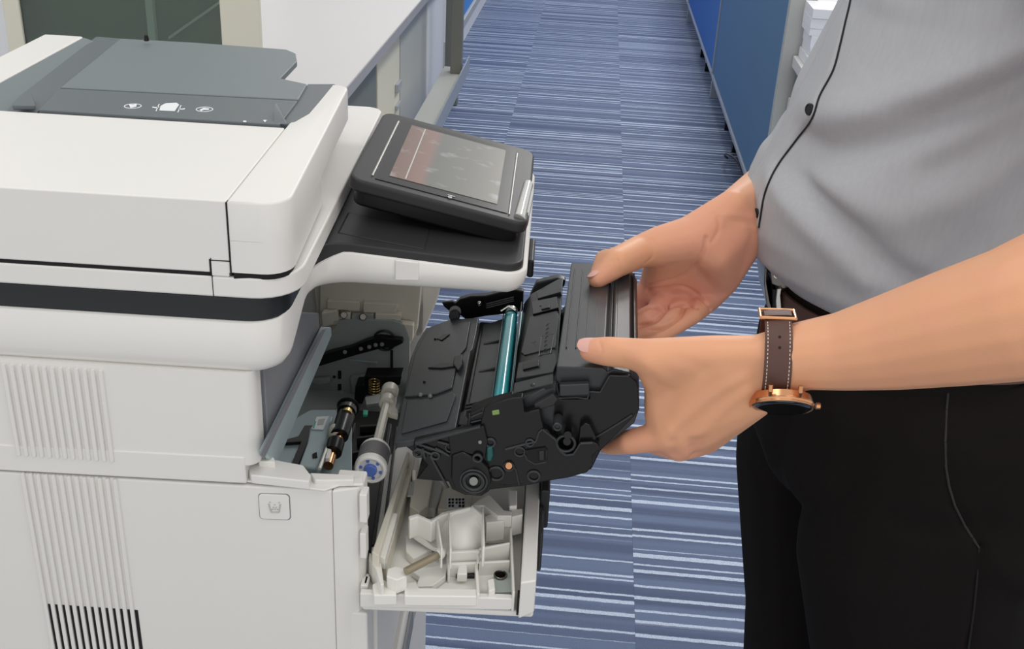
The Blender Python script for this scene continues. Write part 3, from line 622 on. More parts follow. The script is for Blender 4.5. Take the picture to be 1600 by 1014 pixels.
# tall guide strips at the hinge
dp([(581, 862), (636, 705), (640, 706), (592, 868)], .868, .03, 'guide_strip', M_cream)
dp([(590, 868), (640, 707), (651, 716), (640, 750), (604, 880)], .856, .02, 'guide_strip', M_cream)
dp([(613, 800), (622, 802), (602, 872), (592, 868)], .862, .012, 'guide_strip')
dp([(645, 745), (660, 716), (678, 738), (668, 790), (655, 800), (640, 790)], .852, .012, 'guide_plate', M_cream)
dp([(638, 752), (648, 752), (646, 774), (636, 775)], .8523, .002, 'slot', M_cabg)
dp([(678, 740), (692, 758), (680, 795), (664, 793)], .846, .01, 'guide_plate', M_cabg)
dp([(692, 757), (715, 762), (738, 775), (735, 790), (700, 796), (683, 795)], .842, .006, 'guide_plate', M_cream)
# sticker of little grids
st = dp([(699, 776), (727, 776), (722, 794), (698, 794)], .8425, .0008, 'sticker', M_print, 0)
for i in range(5):
    for j in range(3):
        x0 = 701 + i * 5 + (1 if i > 1 else 0); y0 = 778.5 + j * 5
        if i == 2 and j == 2: continue
        dp([(x0, y0), (x0 + 3.6, y0), (x0 + 3, y0 + 3.4), (x0 - .6, y0 + 3.4)], .8427, .0006, 'sticker_mark', M_gun, 0)
# the sculpted plate in the middle
def terrace(rows, name='door_moulding', m=M_white2):       # rows of (px, py, z) lofted into a skin with thickness
    vs = [L(x, y, z=z) for r in rows for (x, y, z) in r]; c = len(rows[0]); R = len(rows); lo = [v - Vector((0, 0, .004)) for v in vs]; n = len(vs); fs = []
    for i in range(R - 1):
        for j in range(c - 1):
            a = i * c + j; fs += [(a, a + 1, a + c + 1, a + c), (n + a + c, n + a + c + 1, n + a + 1, n + a)]
    for j in range(c - 1): fs += [(j + 1, j, n + j, n + j + 1), ((R - 1) * c + j, (R - 1) * c + j + 1, n + (R - 1) * c + j + 1, n + (R - 1) * c + j)]
    for i in range(R - 1): fs += [(i * c, (i + 1) * c, n + (i + 1) * c, n + i * c), ((i + 1) * c + c - 1, i * c + c - 1, n + i * c + c - 1, n + (i + 1) * c + c - 1)]
    o = MB().add(vs + lo, fs).build(name, m, pt, angle=60); o.parent = door; return o
terrace([[(640, 808, .866), (650, 804, .868), (672, 812, .864), (690, 803, .868), (712, 797, .872), (735, 792, .872), (752, 806, .870)],
         [(638, 818, .862), (652, 816, .864), (676, 822, .858), (692, 816, .865), (712, 812, .869), (735, 808, .868), (753, 820, .862)],
         [(640, 830, .856), (656, 832, .858), (680, 838, .852), (696, 832, .860), (716, 828, .864), (736, 824, .862), (754, 836, .856)],
         [(650, 838, .852), (664, 843, .853), (684, 850, .848), (700, 846, .856), (718, 846, .858), (738, 846, .857), (754, 850, .852)],
         [(668, 850, .850), (676, 854, .850), (688, 858, .850), (702, 859, .853), (720, 859, .854), (738, 859, .853), (754, 853, .850)]])
for q in ([(638, 806), (652, 802), (674, 812), (690, 800), (712, 795), (736, 790), (736, 793), (712, 799), (692, 805), (674, 817), (652, 807), (640, 812)],
          [(700, 800), (703, 800), (706, 858), (703, 858)], [(682, 812), (685, 811), (692, 856), (689, 857)], [(752, 790), (756, 792), (758, 854), (754, 855)],
          [(736, 790), (740, 788), (755, 802), (755, 808)]): dp(q, .8735, .02)
dp([(633, 838), (640, 832), (676, 856), (660, 866), (646, 873), (634, 862)], .843, .008, 'door_moulding')
dp([(735, 790), (752, 778), (765, 772), (788, 797), (800, 798), (800, 806), (778, 806), (756, 790)], .866, .012, 'door_moulding')
dp([(752, 792), (776, 790), (780, 800), (768, 806), (757, 806)], .846, .003, 'door_pocket', M_greyp)
for q, z, h in (([(757, 806), (775, 800), (790, 802), (789, 814), (760, 817)], .862, .02), ([(757, 817), (798, 815), (798, 818), (758, 820)], .856, .02), ([(748, 855), (797, 846), (797, 849), (748, 859)], .856, .02),
                ([(698, 860), (750, 857), (750, 861), (698, 864)], .856, .02), ([(702, 878), (797, 874), (797, 877), (702, 882)], .848, .014), ([(744, 857), (748, 857), (749, 880), (746, 880)], .854, .02),
                ([(698, 861), (702, 861), (704, 882), (700, 882)], .854, .02), ([(742, 880), (747, 880), (750, 928), (745, 928)], .848, .014), ([(795, 800), (799, 800), (805, 925), (801, 925)], .853, .02),
                ([(780, 877), (796, 876), (796, 880), (781, 880)], .844, .006), ([(640, 890), (700, 880), (696, 900), (676, 915), (650, 916), (655, 900)], .842, .006),
                ([(632, 910), (650, 908), (655, 918), (745, 920), (745, 932), (632, 931)], .846, .01), ([(762, 905), (772, 903), (774, 920), (764, 924)], .850, .012),
                ([(606, 888), (618, 884), (634, 888), (636, 900), (620, 906), (604, 900)], .858, .014), ([(582, 912), (600, 905), (618, 918), (620, 930), (584, 930)], .846, .01),
                ([(577, 862), (596, 880), (600, 912), (595, 914), (588, 890), (576, 872)], .856, .02), ([(716, 884), (730, 882), (730, 897), (714, 897)], .846, .008),
                ([(794, 765), (808, 766), (808, 790), (796, 791)], .868, .02), ([(798, 796), (816, 794), (817, 804), (800, 808)], .865, .02), ([(648, 716), (655, 716), (650, 735), (644, 735)], .862, .02)):
    dp(q, z, h)
dp([(712, 899), (716, 880), (741, 880), (742, 899)], .8385, .004, 'door_pocket', M_char)
dp([(763, 828), (790, 824), (790, 845), (762, 848)], .8375, .003, 'door_pocket', M_cabg)
dp([(772, 892), (803, 894), (804, 924), (768, 925)], .843, .004, 'latch_plate', M_steel)
sp = L(782, 900, z=.843); prt(MB().cyl(sp, sp + Vector((0, 0, .0015)), .0042, n=20).ring(sp + Vector((0, 0, .0012)), (0, 0, 1), .0048, .0008), 'screw', M_gun, door)
rod0 = L(634, 893, z=.862); rod1 = L(684, 867, z=.862)
prt(MB().cyl(rod0, rod1, .0032, n=14), 'hinge_pin', mat('tan_metal', rgb(150, 140, 118), .4, metal=.4), door)
prt(MB().ball(L(688, 865, z=.862), .0045, 10).cyl(L(690, 870, z=.86), L(694, 860, z=.86), .002), 'pin_clip', M_white2, door)
prt(MB().box(.1362, .144, .10, .43, .835, .875).box(.1362, .140, .06, .10, .82, .86), 'outer_grip', M_char, door, bevel=.003)
# ------------------------------------------------------------------ toner cartridge held in front of the opening
CB = Vector((-.03, .74, .89))
ct = empty('toner_cartridge', CB, 0, 'black toner cartridge with teal drum held in both hands above the open door', 'cartridge')
TL = -.065                                                     # z drop per metre away from the viewer
def crt(mb, name, m, par=None, **k): return mb.build(name, m, par or ct, world=True, **k)
Y0, Y1 = .745, .975
def sec(pts, y0, y1, dx=-.035):                              # (x, z) section swept along the cartridge with its slight tilt
    n = len(pts); a = [Vector((x + dx * (y0 - .745), y0, z + TL * (y0 - .745))) for x, z in pts]
    return a, Vector((dx * (y1 - y0), y1 - y0, TL * (y1 - y0)))
def cs(pts, y0, y1, name, m, par=None, bev=.0012, dx=-.035): 
    a, v = sec(pts, y0, y1, dx); return crt(MB().prism(a, v), name, m, par, bevel=bev)
# hopper (ribbed top, rounded outer face)
hop = cs([(-.006, .975), (-.006, 1.0165), (.030, 1.0185), (.033, 1.0155), (.037, 1.0185), (.050, 1.0165), (.058, 1.004), (.060, .985), (.0575, .972), (.034, .946), (.0, .935), (-.03, .94)], Y0, Y1 + .01, 'hopper', M_cart, dx=.02)
for k, x in enumerate((.0, .0075, .015, .0225)):
    cs([(x - .0006, 1.0165), (x + .0006, 1.0165), (x + .0004, 1.0182), (x - .0004, 1.0182)], Y0 + .035, Y1 - .01, 'top_rib', M_cart, hop, .0003, .012)
cs([(.0335, 1.0175), (.0352, 1.0175), (.0348, 1.0198), (.0338, 1.0198)], Y0 + .005, Y1, 'edge_rib', M_cart, hop, .0004, .02)
cs([(.0388, 1.0165), (.0500, 1.0150), (.0500, 1.0166), (.0388, 1.0186)], Y0 + .03, Y1, 'grip_rail', M_cart, hop, .0006, .02)
cs([(.0535, 1.011), (.0550, 1.011), (.0550, 1.0145), (.0535, 1.0145)], Y0 + .02, Y1, 'edge_rib', M_cart, hop, .0004, .02)
# middle deck with embossed text area between the drum and the hopper
deck = cs([(-.043, .935), (-.041, .974), (-.034, .985), (-.010, 1.002), (-.005, 1.004), (-.004, .935)], Y0 - .004, Y1, 'centre_deck', M_cart, dx=-.012)
def dk_(px, py, d=0):                                          # a point of the deck's sloping top
    p = W(px, py, y=.85)
    for _ in range(8):
        x = p.x + .012 * (p.y - .745); z = 1.0035 + (x + .007) * .70 + TL * (p.y - .745) + d
        p = W(px, py, z=z)
    return p
for q, h, m in (([(832, 478), (872, 470), (874, 488), (834, 498)], .0025, M_cart2), ([(848, 492), (861, 489), (861, 484), (848, 487)], .0035, M_cart), ([(828, 500), (871, 490), (874, 500), (868, 548), (820, 560), (815, 555)], .0012, M_cart),
                ([(812, 575), (868, 560), (873, 572), (866, 590), (808, 600)], .0028, M_cart), ([(820, 578), (845, 573), (845, 582), (820, 588)], .004, M_cart2), ([(805, 605), (866, 590), (866, 606), (803, 622)], .002, M_cart),
                ([(840, 462), (876, 452), (878, 464), (842, 474)], .003, M_cart)):
    crt(MB().prism([dk_(*p, -.002) for p in q], (-.5 * h, 0, h + .002)), 'deck_plate', m, deck, bevel=.0006)
# moulded lettering on the deck
for k in range(7):
    a = dk_(853 + (k % 2) * .6 - k * .7, 508 + k * 6.5, .0016); b = dk_(859 + (k % 2) * .5 - k * .7, 507 + k * 6.5, .0016)
    crt(MB().ring((a + b) / 2, (-.5, 0, .8), .0016, .00022, 10, 5), 'moulded_letter', M_cart, deck)
crt(MB().tube([dk_(x, y, .0014) for x, y in ((846, 526), (866, 522), (860, 552), (842, 556), (846, 526))], .0003, 6), 'moulded_frame', M_cart, deck)
crt(MB().tube([dk_(x, y, .0014) for x, y in ((830, 536), (838, 534), (833, 537), (838, 540))], .0003, 6), 'moulded_letter', M_cart, deck)
for q in ((833, 603), (846, 480)): crt(MB().ball(dk_(*q, .0015), .0022, 10), 'pip', M_cart, deck)
# dark gutter and drum
gut = cs([(-.112, .905), (-.10, .925), (-.078, .951), (-.068, .951), (-.055, .957), (-.052, .950), (-.040, .950), (-.040, .905)], Y0 - .004, Y1 - .002, 'drum_trough', M_cart2, dx=-.03)
cs([(-.076, .948), (-.056, .955), (-.056, .959), (-.075, .953)], Y0 + .01, Y1 - .012, 'trough_plate', M_cart, gut, .001, -.03)
cs([(-.0575, .950), (-.0555, .950), (-.0550, .967), (-.0562, .967)], Y0 + .005, Y1 - .015, 'trough_rib', M_cart, gut, .0004, -.03)
for k in range(9):
    y = Y0 + .02 + k * .023
    cs([(-.0556, .950), (-.0490, .950), (-.0490, .958), (-.0556, .966)], y, y + .0014, 'comb_rib', M_cart, gut, .0003, -.03)
for k in range(3):
    y = Y0 + .028 + k * .006
    cs([(-.077, .950), (-.0562, .957), (-.0562, .9625), (-.077, .9555)], y, y + .0016, 'cross_rib', M_cart, gut, .0004, -.03)
for y in (Y0 + .105, Y0 + .165): cs([(-.077, .950), (-.0562, .957), (-.0562, .961), (-.070, .9552)], y, y + .004, 'cross_rib', M_cart, gut, .0008, -.03)
da = Vector((-.0485, .752, .9665)); db = Vector((-.0485 - .03 * .20, .952, .9665 + TL * .20))
crt(MB().cyl(da, db, .0062, n=32), 'drum', M_teal)
crt(MB().cyl(da + Vector((.0095, 0, .005)), db + Vector((.0095, 0, .005)), .0022, n=14), 'teal_roller', M_teal)
cs([(-.0408, .962), (-.039, .962), (-.0385, .980), (-.0395, .980)], Y0 + .005, Y1 - .012, 'wiper_blade', M_cart, gut, .0004, -.03)
cl_ = db + Vector((0, .002, .003)); crt(MB().cyl(cl_, cl_ + Vector((0, .006, 0)), .006, n=14).tube([cl_ + Vector((-.01, 0, .002)), cl_ + Vector((-.003, .002, .007)), cl_ + Vector((.004, 0, .004))], .0012), 'drum_clip', M_metal)
# shutter flap on the left
def fz(px, py, d=0):
    p = W(px, py, y=.85)
    for _ in range(8):
        x = p.x + .03 * (p.y - .745); z = .937 + (x + .129) * .38 + TL * .6 * (p.y - .745) + d
        p = W(px, py, z=z)
    return p
flp = crt(MB().prism([fz(*p) for p in ((616, 691), (626, 640), (630, 622), (641, 560), (652, 534), (665, 513), (705, 498), (748, 496), (744, 520), (738, 545), (735, 548), (712, 668), (690, 674), (640, 688))], (0.001, 0, -.006)), 'drum_shutter', M_flap, bevel=.0012)
crt(MB().prism([fz(*p) for p in ((627, 679), (636, 628), (676, 626), (706, 614), (712, 620), (698, 660))], (0, 0, .0018)), 'shutter_plate', M_flap, flp, bevel=.0008)
crt(MB().prism([fz(*p) for p in ((632, 622), (648, 556), (662, 530), (668, 518), (735, 504), (728, 545), (716, 560), (706, 608), (680, 618), (640, 622))], (0, 0, .0018)), 'shutter_plate', M_flap, flp, bevel=.0008)
crt(MB().prism([fz(*p, .0018) for p in ((668, 576), (690, 568), (709, 568), (709, 574), (690, 577))], (0, 0, .0014)), 'shutter_ridge', M_cart, flp, bevel=.0006)
crt(MB().prism([fz(*p, .0018) for p in ((710, 560), (722, 556), (722, 572), (716, 582), (708, 572))], (0, 0, .0022)), 'shutter_ridge', M_cart2, flp, bevel=.0006)
crt(MB().prism([fz(*p, .0018) for p in ((682, 530), (694, 523), (703, 523), (690, 533))], (0, 0, .001)), 'shutter_ridge', M_cart2, flp, bevel=.0004)
for q in ((657, 617), (672, 619)): crt(MB().ball(fz(*q, .002), .0020, 10), 'pip', M_knob, flp)
for q in ((663, 597), (680, 530)): crt(MB().ball(fz(*q, .002), .0014, 8), 'pip', M_cart2, flp)
# under side
cs([(-.122, .932), (-.112, .936), (-.04, .950), (.0, .945), (.034, .944), (.028, .925), (-.02, .905), (-.06, .895), (-.09, .908)], Y0 + .002, Y1 - .01, 'lower_shell', M_cart2, dx=-.02)
# near end of the hopper
he = [(872, 598), (877, 624), (921, 624), (921, 612), (938, 612), (952, 586), (984, 587), (996, 598), (999, 640), (989, 653), (938, 705), (890, 712), (850, 660), (848, 615)]
hE = crt(MB().prism([W(*p, y=.742) for p in he], (0, .006, 0)), 'hopper_end', M_cart2, bevel=.001)
crt(MB().tube([W(*p, y=.7415) for p in ((929, 684), (950, 672), (988, 648))], .0009), 'end_ridge', M_cart, hE)
crt(MB().tube([W(*p, y=.7415) for p in ((872, 622), (901, 621), (918, 623), (921, 612), (938, 613), (953, 587), (982, 588))], .0008), 'end_ridge', M_cart, hE)
crt(MB().prism([W(*p, y=.738) for p in ((874, 602), (921, 600), (921, 618), (874, 620))], (0, .006, 0)), 'end_block', M_cart, hE, bevel=.0012)
crt(MB().prism([W(*p, y=.736) for p in ((834, 633), (864, 616), (872, 625), (866, 634), (836, 643))], (0, .008, 0)), 'end_block', M_char, hE, bevel=.0012)
crt(MB().prism([W(*p, y=.735) for p in ((903, 695), (906, 668), (914, 661), (922, 664), (932, 686), (925, 700))], (0, .008, 0)), 'end_block', M_cart2, hE, bevel=.0012)
# near end plate with gears
ep = [(646, 690), (700, 679), (750, 664), (757, 638), (775, 629), (801, 622), (817, 621), (820, 645), (843, 640), (850, 671), (856, 672), (868, 687), (873, 702), (884, 711), (896, 710), (903, 700), (907, 693), (926, 691), (934, 694), (937, 702), (926, 714), (927, 728), (917, 739), (888, 747), (843, 754), (797, 759), (768, 757), (764, 768), (752, 776), (726, 774), (706, 765), (700, 752), (688, 746), (678, 738), (659, 716), (646, 706)]
pe = crt(MB().prism([W(*p, y=.732) for p in ep], (0, .008, 0)), 'gear_plate', M_cart2, bevel=.0012)
def epb(pts, y, th, name, m, bev=.0008, par=None): return crt(MB().prism([W(*p, y=y) for p in pts], (0, th, 0)), name, m, par or pe, bevel=bev)
epb([(705, 712), (722, 706), (752, 722), (762, 732), (768, 752), (762, 768), (750, 775), (728, 773), (710, 765), (704, 748)], .727, .006, 'gear_cover', M_cart2, .002)
epb([(700, 680), (756, 666), (762, 690), (758, 718), (722, 706), (704, 712)], .729, .004, 'gear_cover', M_cart2, .001)
epb([(647, 692), (750, 666), (751, 670), (650, 697)], .728, .004, 'edge_rib', M_cart)
for q in (((650, 700), (676, 710)), ((655, 694), (690, 706)), ((680, 700), (702, 712)), ((684, 690), (700, 694)), ((672, 712), (700, 762)), ((660, 700), (664, 716))):
    crt(MB().tube([W(*p, y=.731) for p in q], .0011), 'edge_rib', M_cart, pe)
for (cx, cy, R, r) in ((740, 752, .0075, .0018), (740, 752, .0105, .0010), (653, 708, .0032, .0012), (680, 712, .0032, .0011), (703, 700, .0034, .0009), (738, 689, .0032, .001), (746, 716, .0032, .0011), (766, 692, .0036, .0012),
                       (828, 692, .0030, .0010), (834, 744, .0046, .0011), (775, 740, .0060, .0011), (795, 729, .0038, .0008), (722, 690, .003, .0008), (884, 693, .0070, .0012), (812, 706, .004, .0008)):
    crt(MB().ring(W(cx, cy, y=.7265 if (cy > 715 and cx < 770) else .7312), (0, 1, 0), R, r), 'boss_ring', M_cart, pe)
crt(MB().cyl(W(740, 752, y=.718), W(740, 752, y=.73), .0034, n=20), 'gear_shaft', M_knob, pe, bevel=.0006)
crt(MB().cyl(W(795, 728, y=.728), W(795, 728, y=.734), .0028, n=14), 'screw', M_copper, pe, bevel=.0006)
crt(MB().cyl(W(750, 691, y=.728), W(750, 691, y=.734), .0014, n=10), 'screw', M_knob, pe)
crt(MB().cyl(W(871, 667, y=.727), W(872, 652, y=.74), .0036, n=16).ring(W(871, 667, y=.7265), (0, 1, 0), .0028, .0009), 'locating_peg', M_cart, pe)
crt(MB().cyl(W(887, 680, y=.727), W(887, 680, y=.745), .0030, n=16).cyl(W(886, 690, y=.725), W(886, 690, y=.745), .0030, n=16), 'locating_peg', M_cart2, pe)
epb([(760, 700), (769, 698), (771, 712), (768, 722), (760, 722)], .729, .005, 'teal_peg', M_dteal, .0015)
epb([(820, 705), (838, 702), (853, 700), (854, 722), (836, 725), (824, 718)], .7300, .003, 'recess', M_dark, .0008)
epb([(842, 706), (850, 705), (850, 719), (843, 720)], .7285, .003, 'recess_tab', M_char, .0006)
crt(MB().tube([W(*p, y=.7315) for p in ((818, 705), (824, 718), (836, 725), (853, 722), (854, 702))], .0008), 'edge_rib', M_cart, pe)
crt(MB().tube([W(*p, y=.7315) for p in ((790, 702), (820, 694), (838, 690), (842, 676), (848, 671), (868, 687), (873, 702), (884, 711), (896, 710), (903, 700), (907, 693), (926, 692))], .0011), 'edge_rib', M_cart, pe)
crt(MB().tube([W(*p, y=.7315) for p in ((797, 726), (806, 733), (811, 757))], .0006), 'edge_rib', M_cart, pe)
# bearing bridge next to the drum with the yellow green catch
epb([(732, 660), (735, 645), (756, 636), (784, 628), (800, 624), (801, 640), (817, 636), (818, 650), (790, 660), (752, 680)], .735, .014, 'drum_bearing', M_cart2, .001)
epb([(768, 642), (780, 640), (781, 648), (769, 650)], .7315, .006, 'catch', mat('catch_green', rgb(120, 150, 80), .4), .001)
epb([(718, 652), (726, 648), (732, 656), (730, 666), (716, 664)], .733, .008, 'bearing_clip', M_char, .001)
for q in (((733, 664), (734, 646)), ((752, 668), (756, 638)), ((784, 650), (786, 640)), ((799, 652), (801, 626)), ((813, 654), (817, 622)), ((800, 646), (815, 640)), ((736, 652), (754, 644)), ((757, 640), (784, 630)), ((736, 660), (752, 656))):
    crt(MB().tube([W(*p, y=.7345) for p in q], .0008), 'edge_rib', M_cart, pe)
# far end bracket with its roller
fe = crt(MB().prism([W(*p, y=.985) for p in ((708, 478), (718, 468), (735, 463), (760, 462), (800, 452), (818, 455), (817, 486), (800, 490), (760, 494), (728, 500), (716, 490))], (0, .008, 0)), 'far_end_plate', M_cart2, bevel=.001)
crt(MB().prism([W(*p, y=.982) for p in ((690, 473), (708, 471), (716, 480), (720, 492), (704, 488), (694, 480))], (0, .005, 0)), 'end_lever', M_cart2, fe, bevel=.001)
crt(MB().cyl(W(710, 494, y=.972), W(711, 490, y=.984), .0055, n=20), 'end_roller', M_black, fe, bevel=.001)
crt(MB().cyl(W(711, 487, y=.979), W(711, 486, y=.984), .0058, n=20), 'roller_rim', M_knob, fe)
for k in range(3): crt(MB().tube([W(760, 475 + 3 * k, y=.98), W(803, 464 + 3 * k, y=.98)], .0008), 'edge_rib', M_cart, fe)
crt(MB().ball(W(749, 474, y=.98), .0025, 10), 'pip', M_metal, fe)
crt(MB().prism([W(*p, y=.985) for p in ((828, 462), (838, 442), (870, 434), (884, 438), (882, 448), (842, 470), (828, 476))], (0, .01, 0)), 'far_end_block', M_cart, fe, bevel=.0015)
# ------------------------------------------------------------------ the man
mn = empty('person', (.33, 1.08, 0), 0, 'man in grey short sleeved shirt and black trousers holding the cartridge with both hands', 'person')
def pb(mb, name, m, par=None, **k): return mb.build(name, m, par or mn, world=True, **k)
ICO = []
_g = (1 + 5 ** .5) / 2
for i in range(90):
    t = math.acos(1 - 2 * (i + .5) / 90); p = 2 * math.pi * i / _g; ICO.append(Vector((math.sin(t) * math.cos(p), math.sin(t) * math.sin(p), math.cos(t))))
def sph(px, py, rpx, **k):                                    # a joint: place and radius
    p = W(px, py, **k); zc = (p - CAM).dot(MW @ Vector((0, 0, 1))); return (p, rpx * zc / FPX)
class Org:
    def __init__(s): s.bm = bmesh.new()
    def hull(s, *balls):
        vs = []
        for c, r in balls:
            for d in ICO: vs.append(s.bm.verts.new(Vector(c) + d * r))
        res = bmesh.ops.convex_hull(s.bm, input=vs)
        kill = [g for g in set(res['geom_interior']) | set(res['geom_unused']) if isinstance(g, bmesh.types.BMVert) and g.is_valid]
        if kill: bmesh.ops.delete(s.bm, geom=kill, context='VERTS')
    def chain(s, *balls):
        for a, b in zip(balls[:-1], balls[1:]): s.hull(a, b)
    def finish(s, name, m, par, voxel, smooth, grooves=(), tints=(), it=.5):
        me = bpy.data.meshes.new(name); s.bm.to_mesh(me); s.bm.free()
        o = bpy.data.objects.new(name, me); COL.objects.link(o)
        r = o.modifiers.new('r', 'REMESH'); r.mode = 'VOXEL'; r.voxel_size = voxel
        q = o.modifiers.new('s', 'SMOOTH'); q.factor = it; q.iterations = smooth
        dg = bpy.context.evaluated_depsgraph_get(); dg.update()
        me2 = bpy.data.meshes.new_from_object(o.evaluated_get(dg)); me2.name = name
        o.modifiers.clear(); o.data = me2; bpy.data.meshes.remove(me)
        n = len(me2.vertices); co = np.empty(n * 3, np.float32); me2.vertices.foreach_get('co', co); co = co.reshape(-1, 3)
        no = np.empty(n * 3, np.float32); me2.vertex_normals.foreach_get('vector', no); no = no.reshape(-1, 3)
        disp = np.zeros(n, np.float32)
        for line, wd, dep in grooves:                          # creases (dep > 0) and tendons (dep < 0)
            dmin = np.full(n, 9., np.float32)
            for a, b in zip(line[:-1], line[1:]):
                a = np.array(a[:], np.float32); b = np.array(b[:], np.float32); ab = b - a
                t = np.clip(((co - a) @ ab) / max(1e-9, ab @ ab), 0, 1); dmin = np.minimum(dmin, np.linalg.norm(co - (a + t[:, None] * ab), axis=1))
            disp -= dep * np.exp(-(dmin / wd) ** 2)
        co = co + no * disp[:, None]
        tv = np.zeros(n, np.float32)
        for c, rr, am in tints: tv += am * np.exp(-(np.linalg.norm(co - np.array(c[:], np.float32), axis=1) / rr) ** 2)
        inv = np.array(base_of(par).inverted()); co2 = co @ inv[:3, :3].T + inv[:3, 3]
        me2.vertices.foreach_set('co', co2.astype(np.float32).ravel())
        at = me2.attributes.new('tint', 'FLOAT', 'POINT'); at.data.foreach_set('value', tv)
        me2.polygons.foreach_set('use_smooth', [True] * len(me2.polygons)); me2.materials.clear(); me2.materials.append(m); me2.update()
        o.parent = par; return o
og = Org(); H = og.hull
# left (near) arm and hand
wA = sph(1182, 551, 28, y=.742); wB = sph(1182, 622, 30, y=.742); wC = sph(1182, 588, 36, y=.758)
F1 = sph(1245, 557, 53, y=.744); F2 = sph(1320, 549, 63, y=.738); F3 = sph(1400, 533, 78, y=.728); F4 = sph(1500, 510, 95, y=.712); F5 = sph(1600, 487, 110, y=.698)
EL = (Vector((.375, .70, 1.165)), .046)
H(wA, wB, wC, F1); og.chain(F1, F2, F3, F4, F5, EL)
SHL = (Vector((.375, .90, 1.40)), .062); SHR = (Vector((.375, 1.26, 1.40)), .062)
og.chain(EL, (Vector((.385, .80, 1.28)), .05), SHL)
TB = sph(1112, 553, 30, y=.738); IM = sph(1040, 680, 24, y=.742); MM = sph(1062, 700, 22, y=.750); RM = sph(1104, 690, 20, y=.772); PM = sph(1126, 668, 24, y=.80)
mid1 = sph(1110, 600, 40, y=.752)
H(wA, wB, wC, TB, mid1, IM); H(wA, wB, wC, mid1, IM, MM); H(wA, wB, wC, mid1, MM, RM, PM)
TM = sph(1016, 558, 30, y=.738); IP = sph(950, 549, 24, z=1.0305); TT = sph(924, 547, 20, z=1.0275)
WB1 = sph(1034, 602, 28, y=.752); WB2 = sph(1032, 648, 26, y=.752)
H(TB, TM, mid1); H(TM, TB, WB1); H(TB, WB1, WB2, IM, mid1); og.chain(TM, sph(985, 552, 25, z=1.033), IP, TT)
i1 = sph(986, 690, 20.5, y=.752); i2 = sph(957, 696, 15.5, y=.775)
og.chain(IM, i1, i2, sph(944, 697, 12, y=.80))
og.chain(MM, sph(1012, 688, 19, y=.785), sph(975, 690, 15, y=.815)); og.chain(RM, sph(1044, 684, 18, y=.81), sph(1000, 684, 15, y=.84)); og.chain(PM, sph(1080, 676, 16, y=.835), sph(1040, 676, 13, y=.86))
# right (far) arm and hand, palm towards the viewer
vA = sph(1146, 322, 27, y=1.03); vB = sph(1172, 368, 28, y=1.035); vC = sph(1162, 345, 34, y=1.05)
G1 = sph(1206, 302, 51, y=1.20); G2 = sph(1300, 268, 52, y=1.30); G3 = (Vector((.43, 1.36, 1.12)), .045)
H(vA, vB, vC, G1); og.chain(G1, G2, G3, (Vector((.40, 1.34, 1.26)), .048), SHR)
th = sph(1082, 374, 38, y=1.005); hy = sph(1128, 436, 28, y=1.03)
m1 = sph(1020, 445, 21, y=1.02); m2 = sph(1047, 458, 21, y=1.025); m3 = sph(1078, 466, 21, y=1.03); m4 = sph(1106, 466, 22, y=1.03)
H(vA, vB, vC, th, hy); H(th, hy, sph(1112, 398, 32, y=1.004), sph(1140, 365, 34, y=1.022)); H(th, hy, m1, m2, vC); H(hy, m2, m3, m4, vB); H(th, sph(1040, 395, 30, y=1.0), m1)
tI = sph(962, 411, 24, z=1.022); tT = sph(933, 437, 15, z=1.0115)
og.chain(th, sph(1035, 384, 33, y=.995), sph(1000, 393, 26, y=.985), tI); H(tI, tT, sph(945, 405, 16, z=1.018))
og.chain(m1, sph(992, 480, 17, y=1.015), sph(978, 505, 14, y=1.0))
og.chain(m2, sph(1022, 486, 14, y=.99), sph(1006, 494, 13.5, y=.978), sph(982, 504, 12, y=.975))
og.chain(m3, sph(1048, 492, 14.5, y=.985), sph(1022, 509, 13, y=.972), sph(990, 524, 12, y=.968))
og.chain(m4, sph(1082, 493, 15, y=.99), sph(1056, 510, 13.5, y=.972), sph(1026, 528, 12.5, y=.962), sph(1004, 540, 11, y=.958))
# shoulders, trunk, neck and head
H((SHL[0], .05), (SHR[0], .05), (Vector((.36, 1.0, 1.44)), .05), (Vector((.36, 1.16, 1.44)), .05)); H((Vector((.36, 1.03, 1.35)), .08), (Vector((.36, 1.13, 1.35)), .08), (Vector((.35, 1.05, 1.0)), .07), (Vector((.35, 1.11, 1.0)), .07))
og.chain((Vector((.36, 1.08, 1.42)), .058), (Vector((.34, 1.08, 1.56)), .055)); hd = Vector((.31, 1.08, 1.66))
H((hd, .082), (hd + Vector((.03, 0, .03)), .085), (hd + Vector((-.03, 0, -.07)), .045)); H((hd + Vector((-.085, 0, .005)), .010), (hd + Vector((-.103, 0, -.02)), .011), (hd + Vector((-.08, 0, -.03)), .018))
H((hd + Vector((-.077, -.022, -.055)), .01), (hd + Vector((-.077, .022, -.055)), .01))
for s in (-1, 1): H((hd + Vector((.01, s * .083, .01)), .012), (hd + Vector((.012, s * .086, -.025)), .009))
def gl(Y, *pts): return [W(x, y, y=Y) for x, y in pts]
def snap(bl, *pts):                                            # crease points lie on the hull surface near the given joint depth
    return [W(x, y, y=d) for x, y, d in pts]
grooves = []
SURF = []
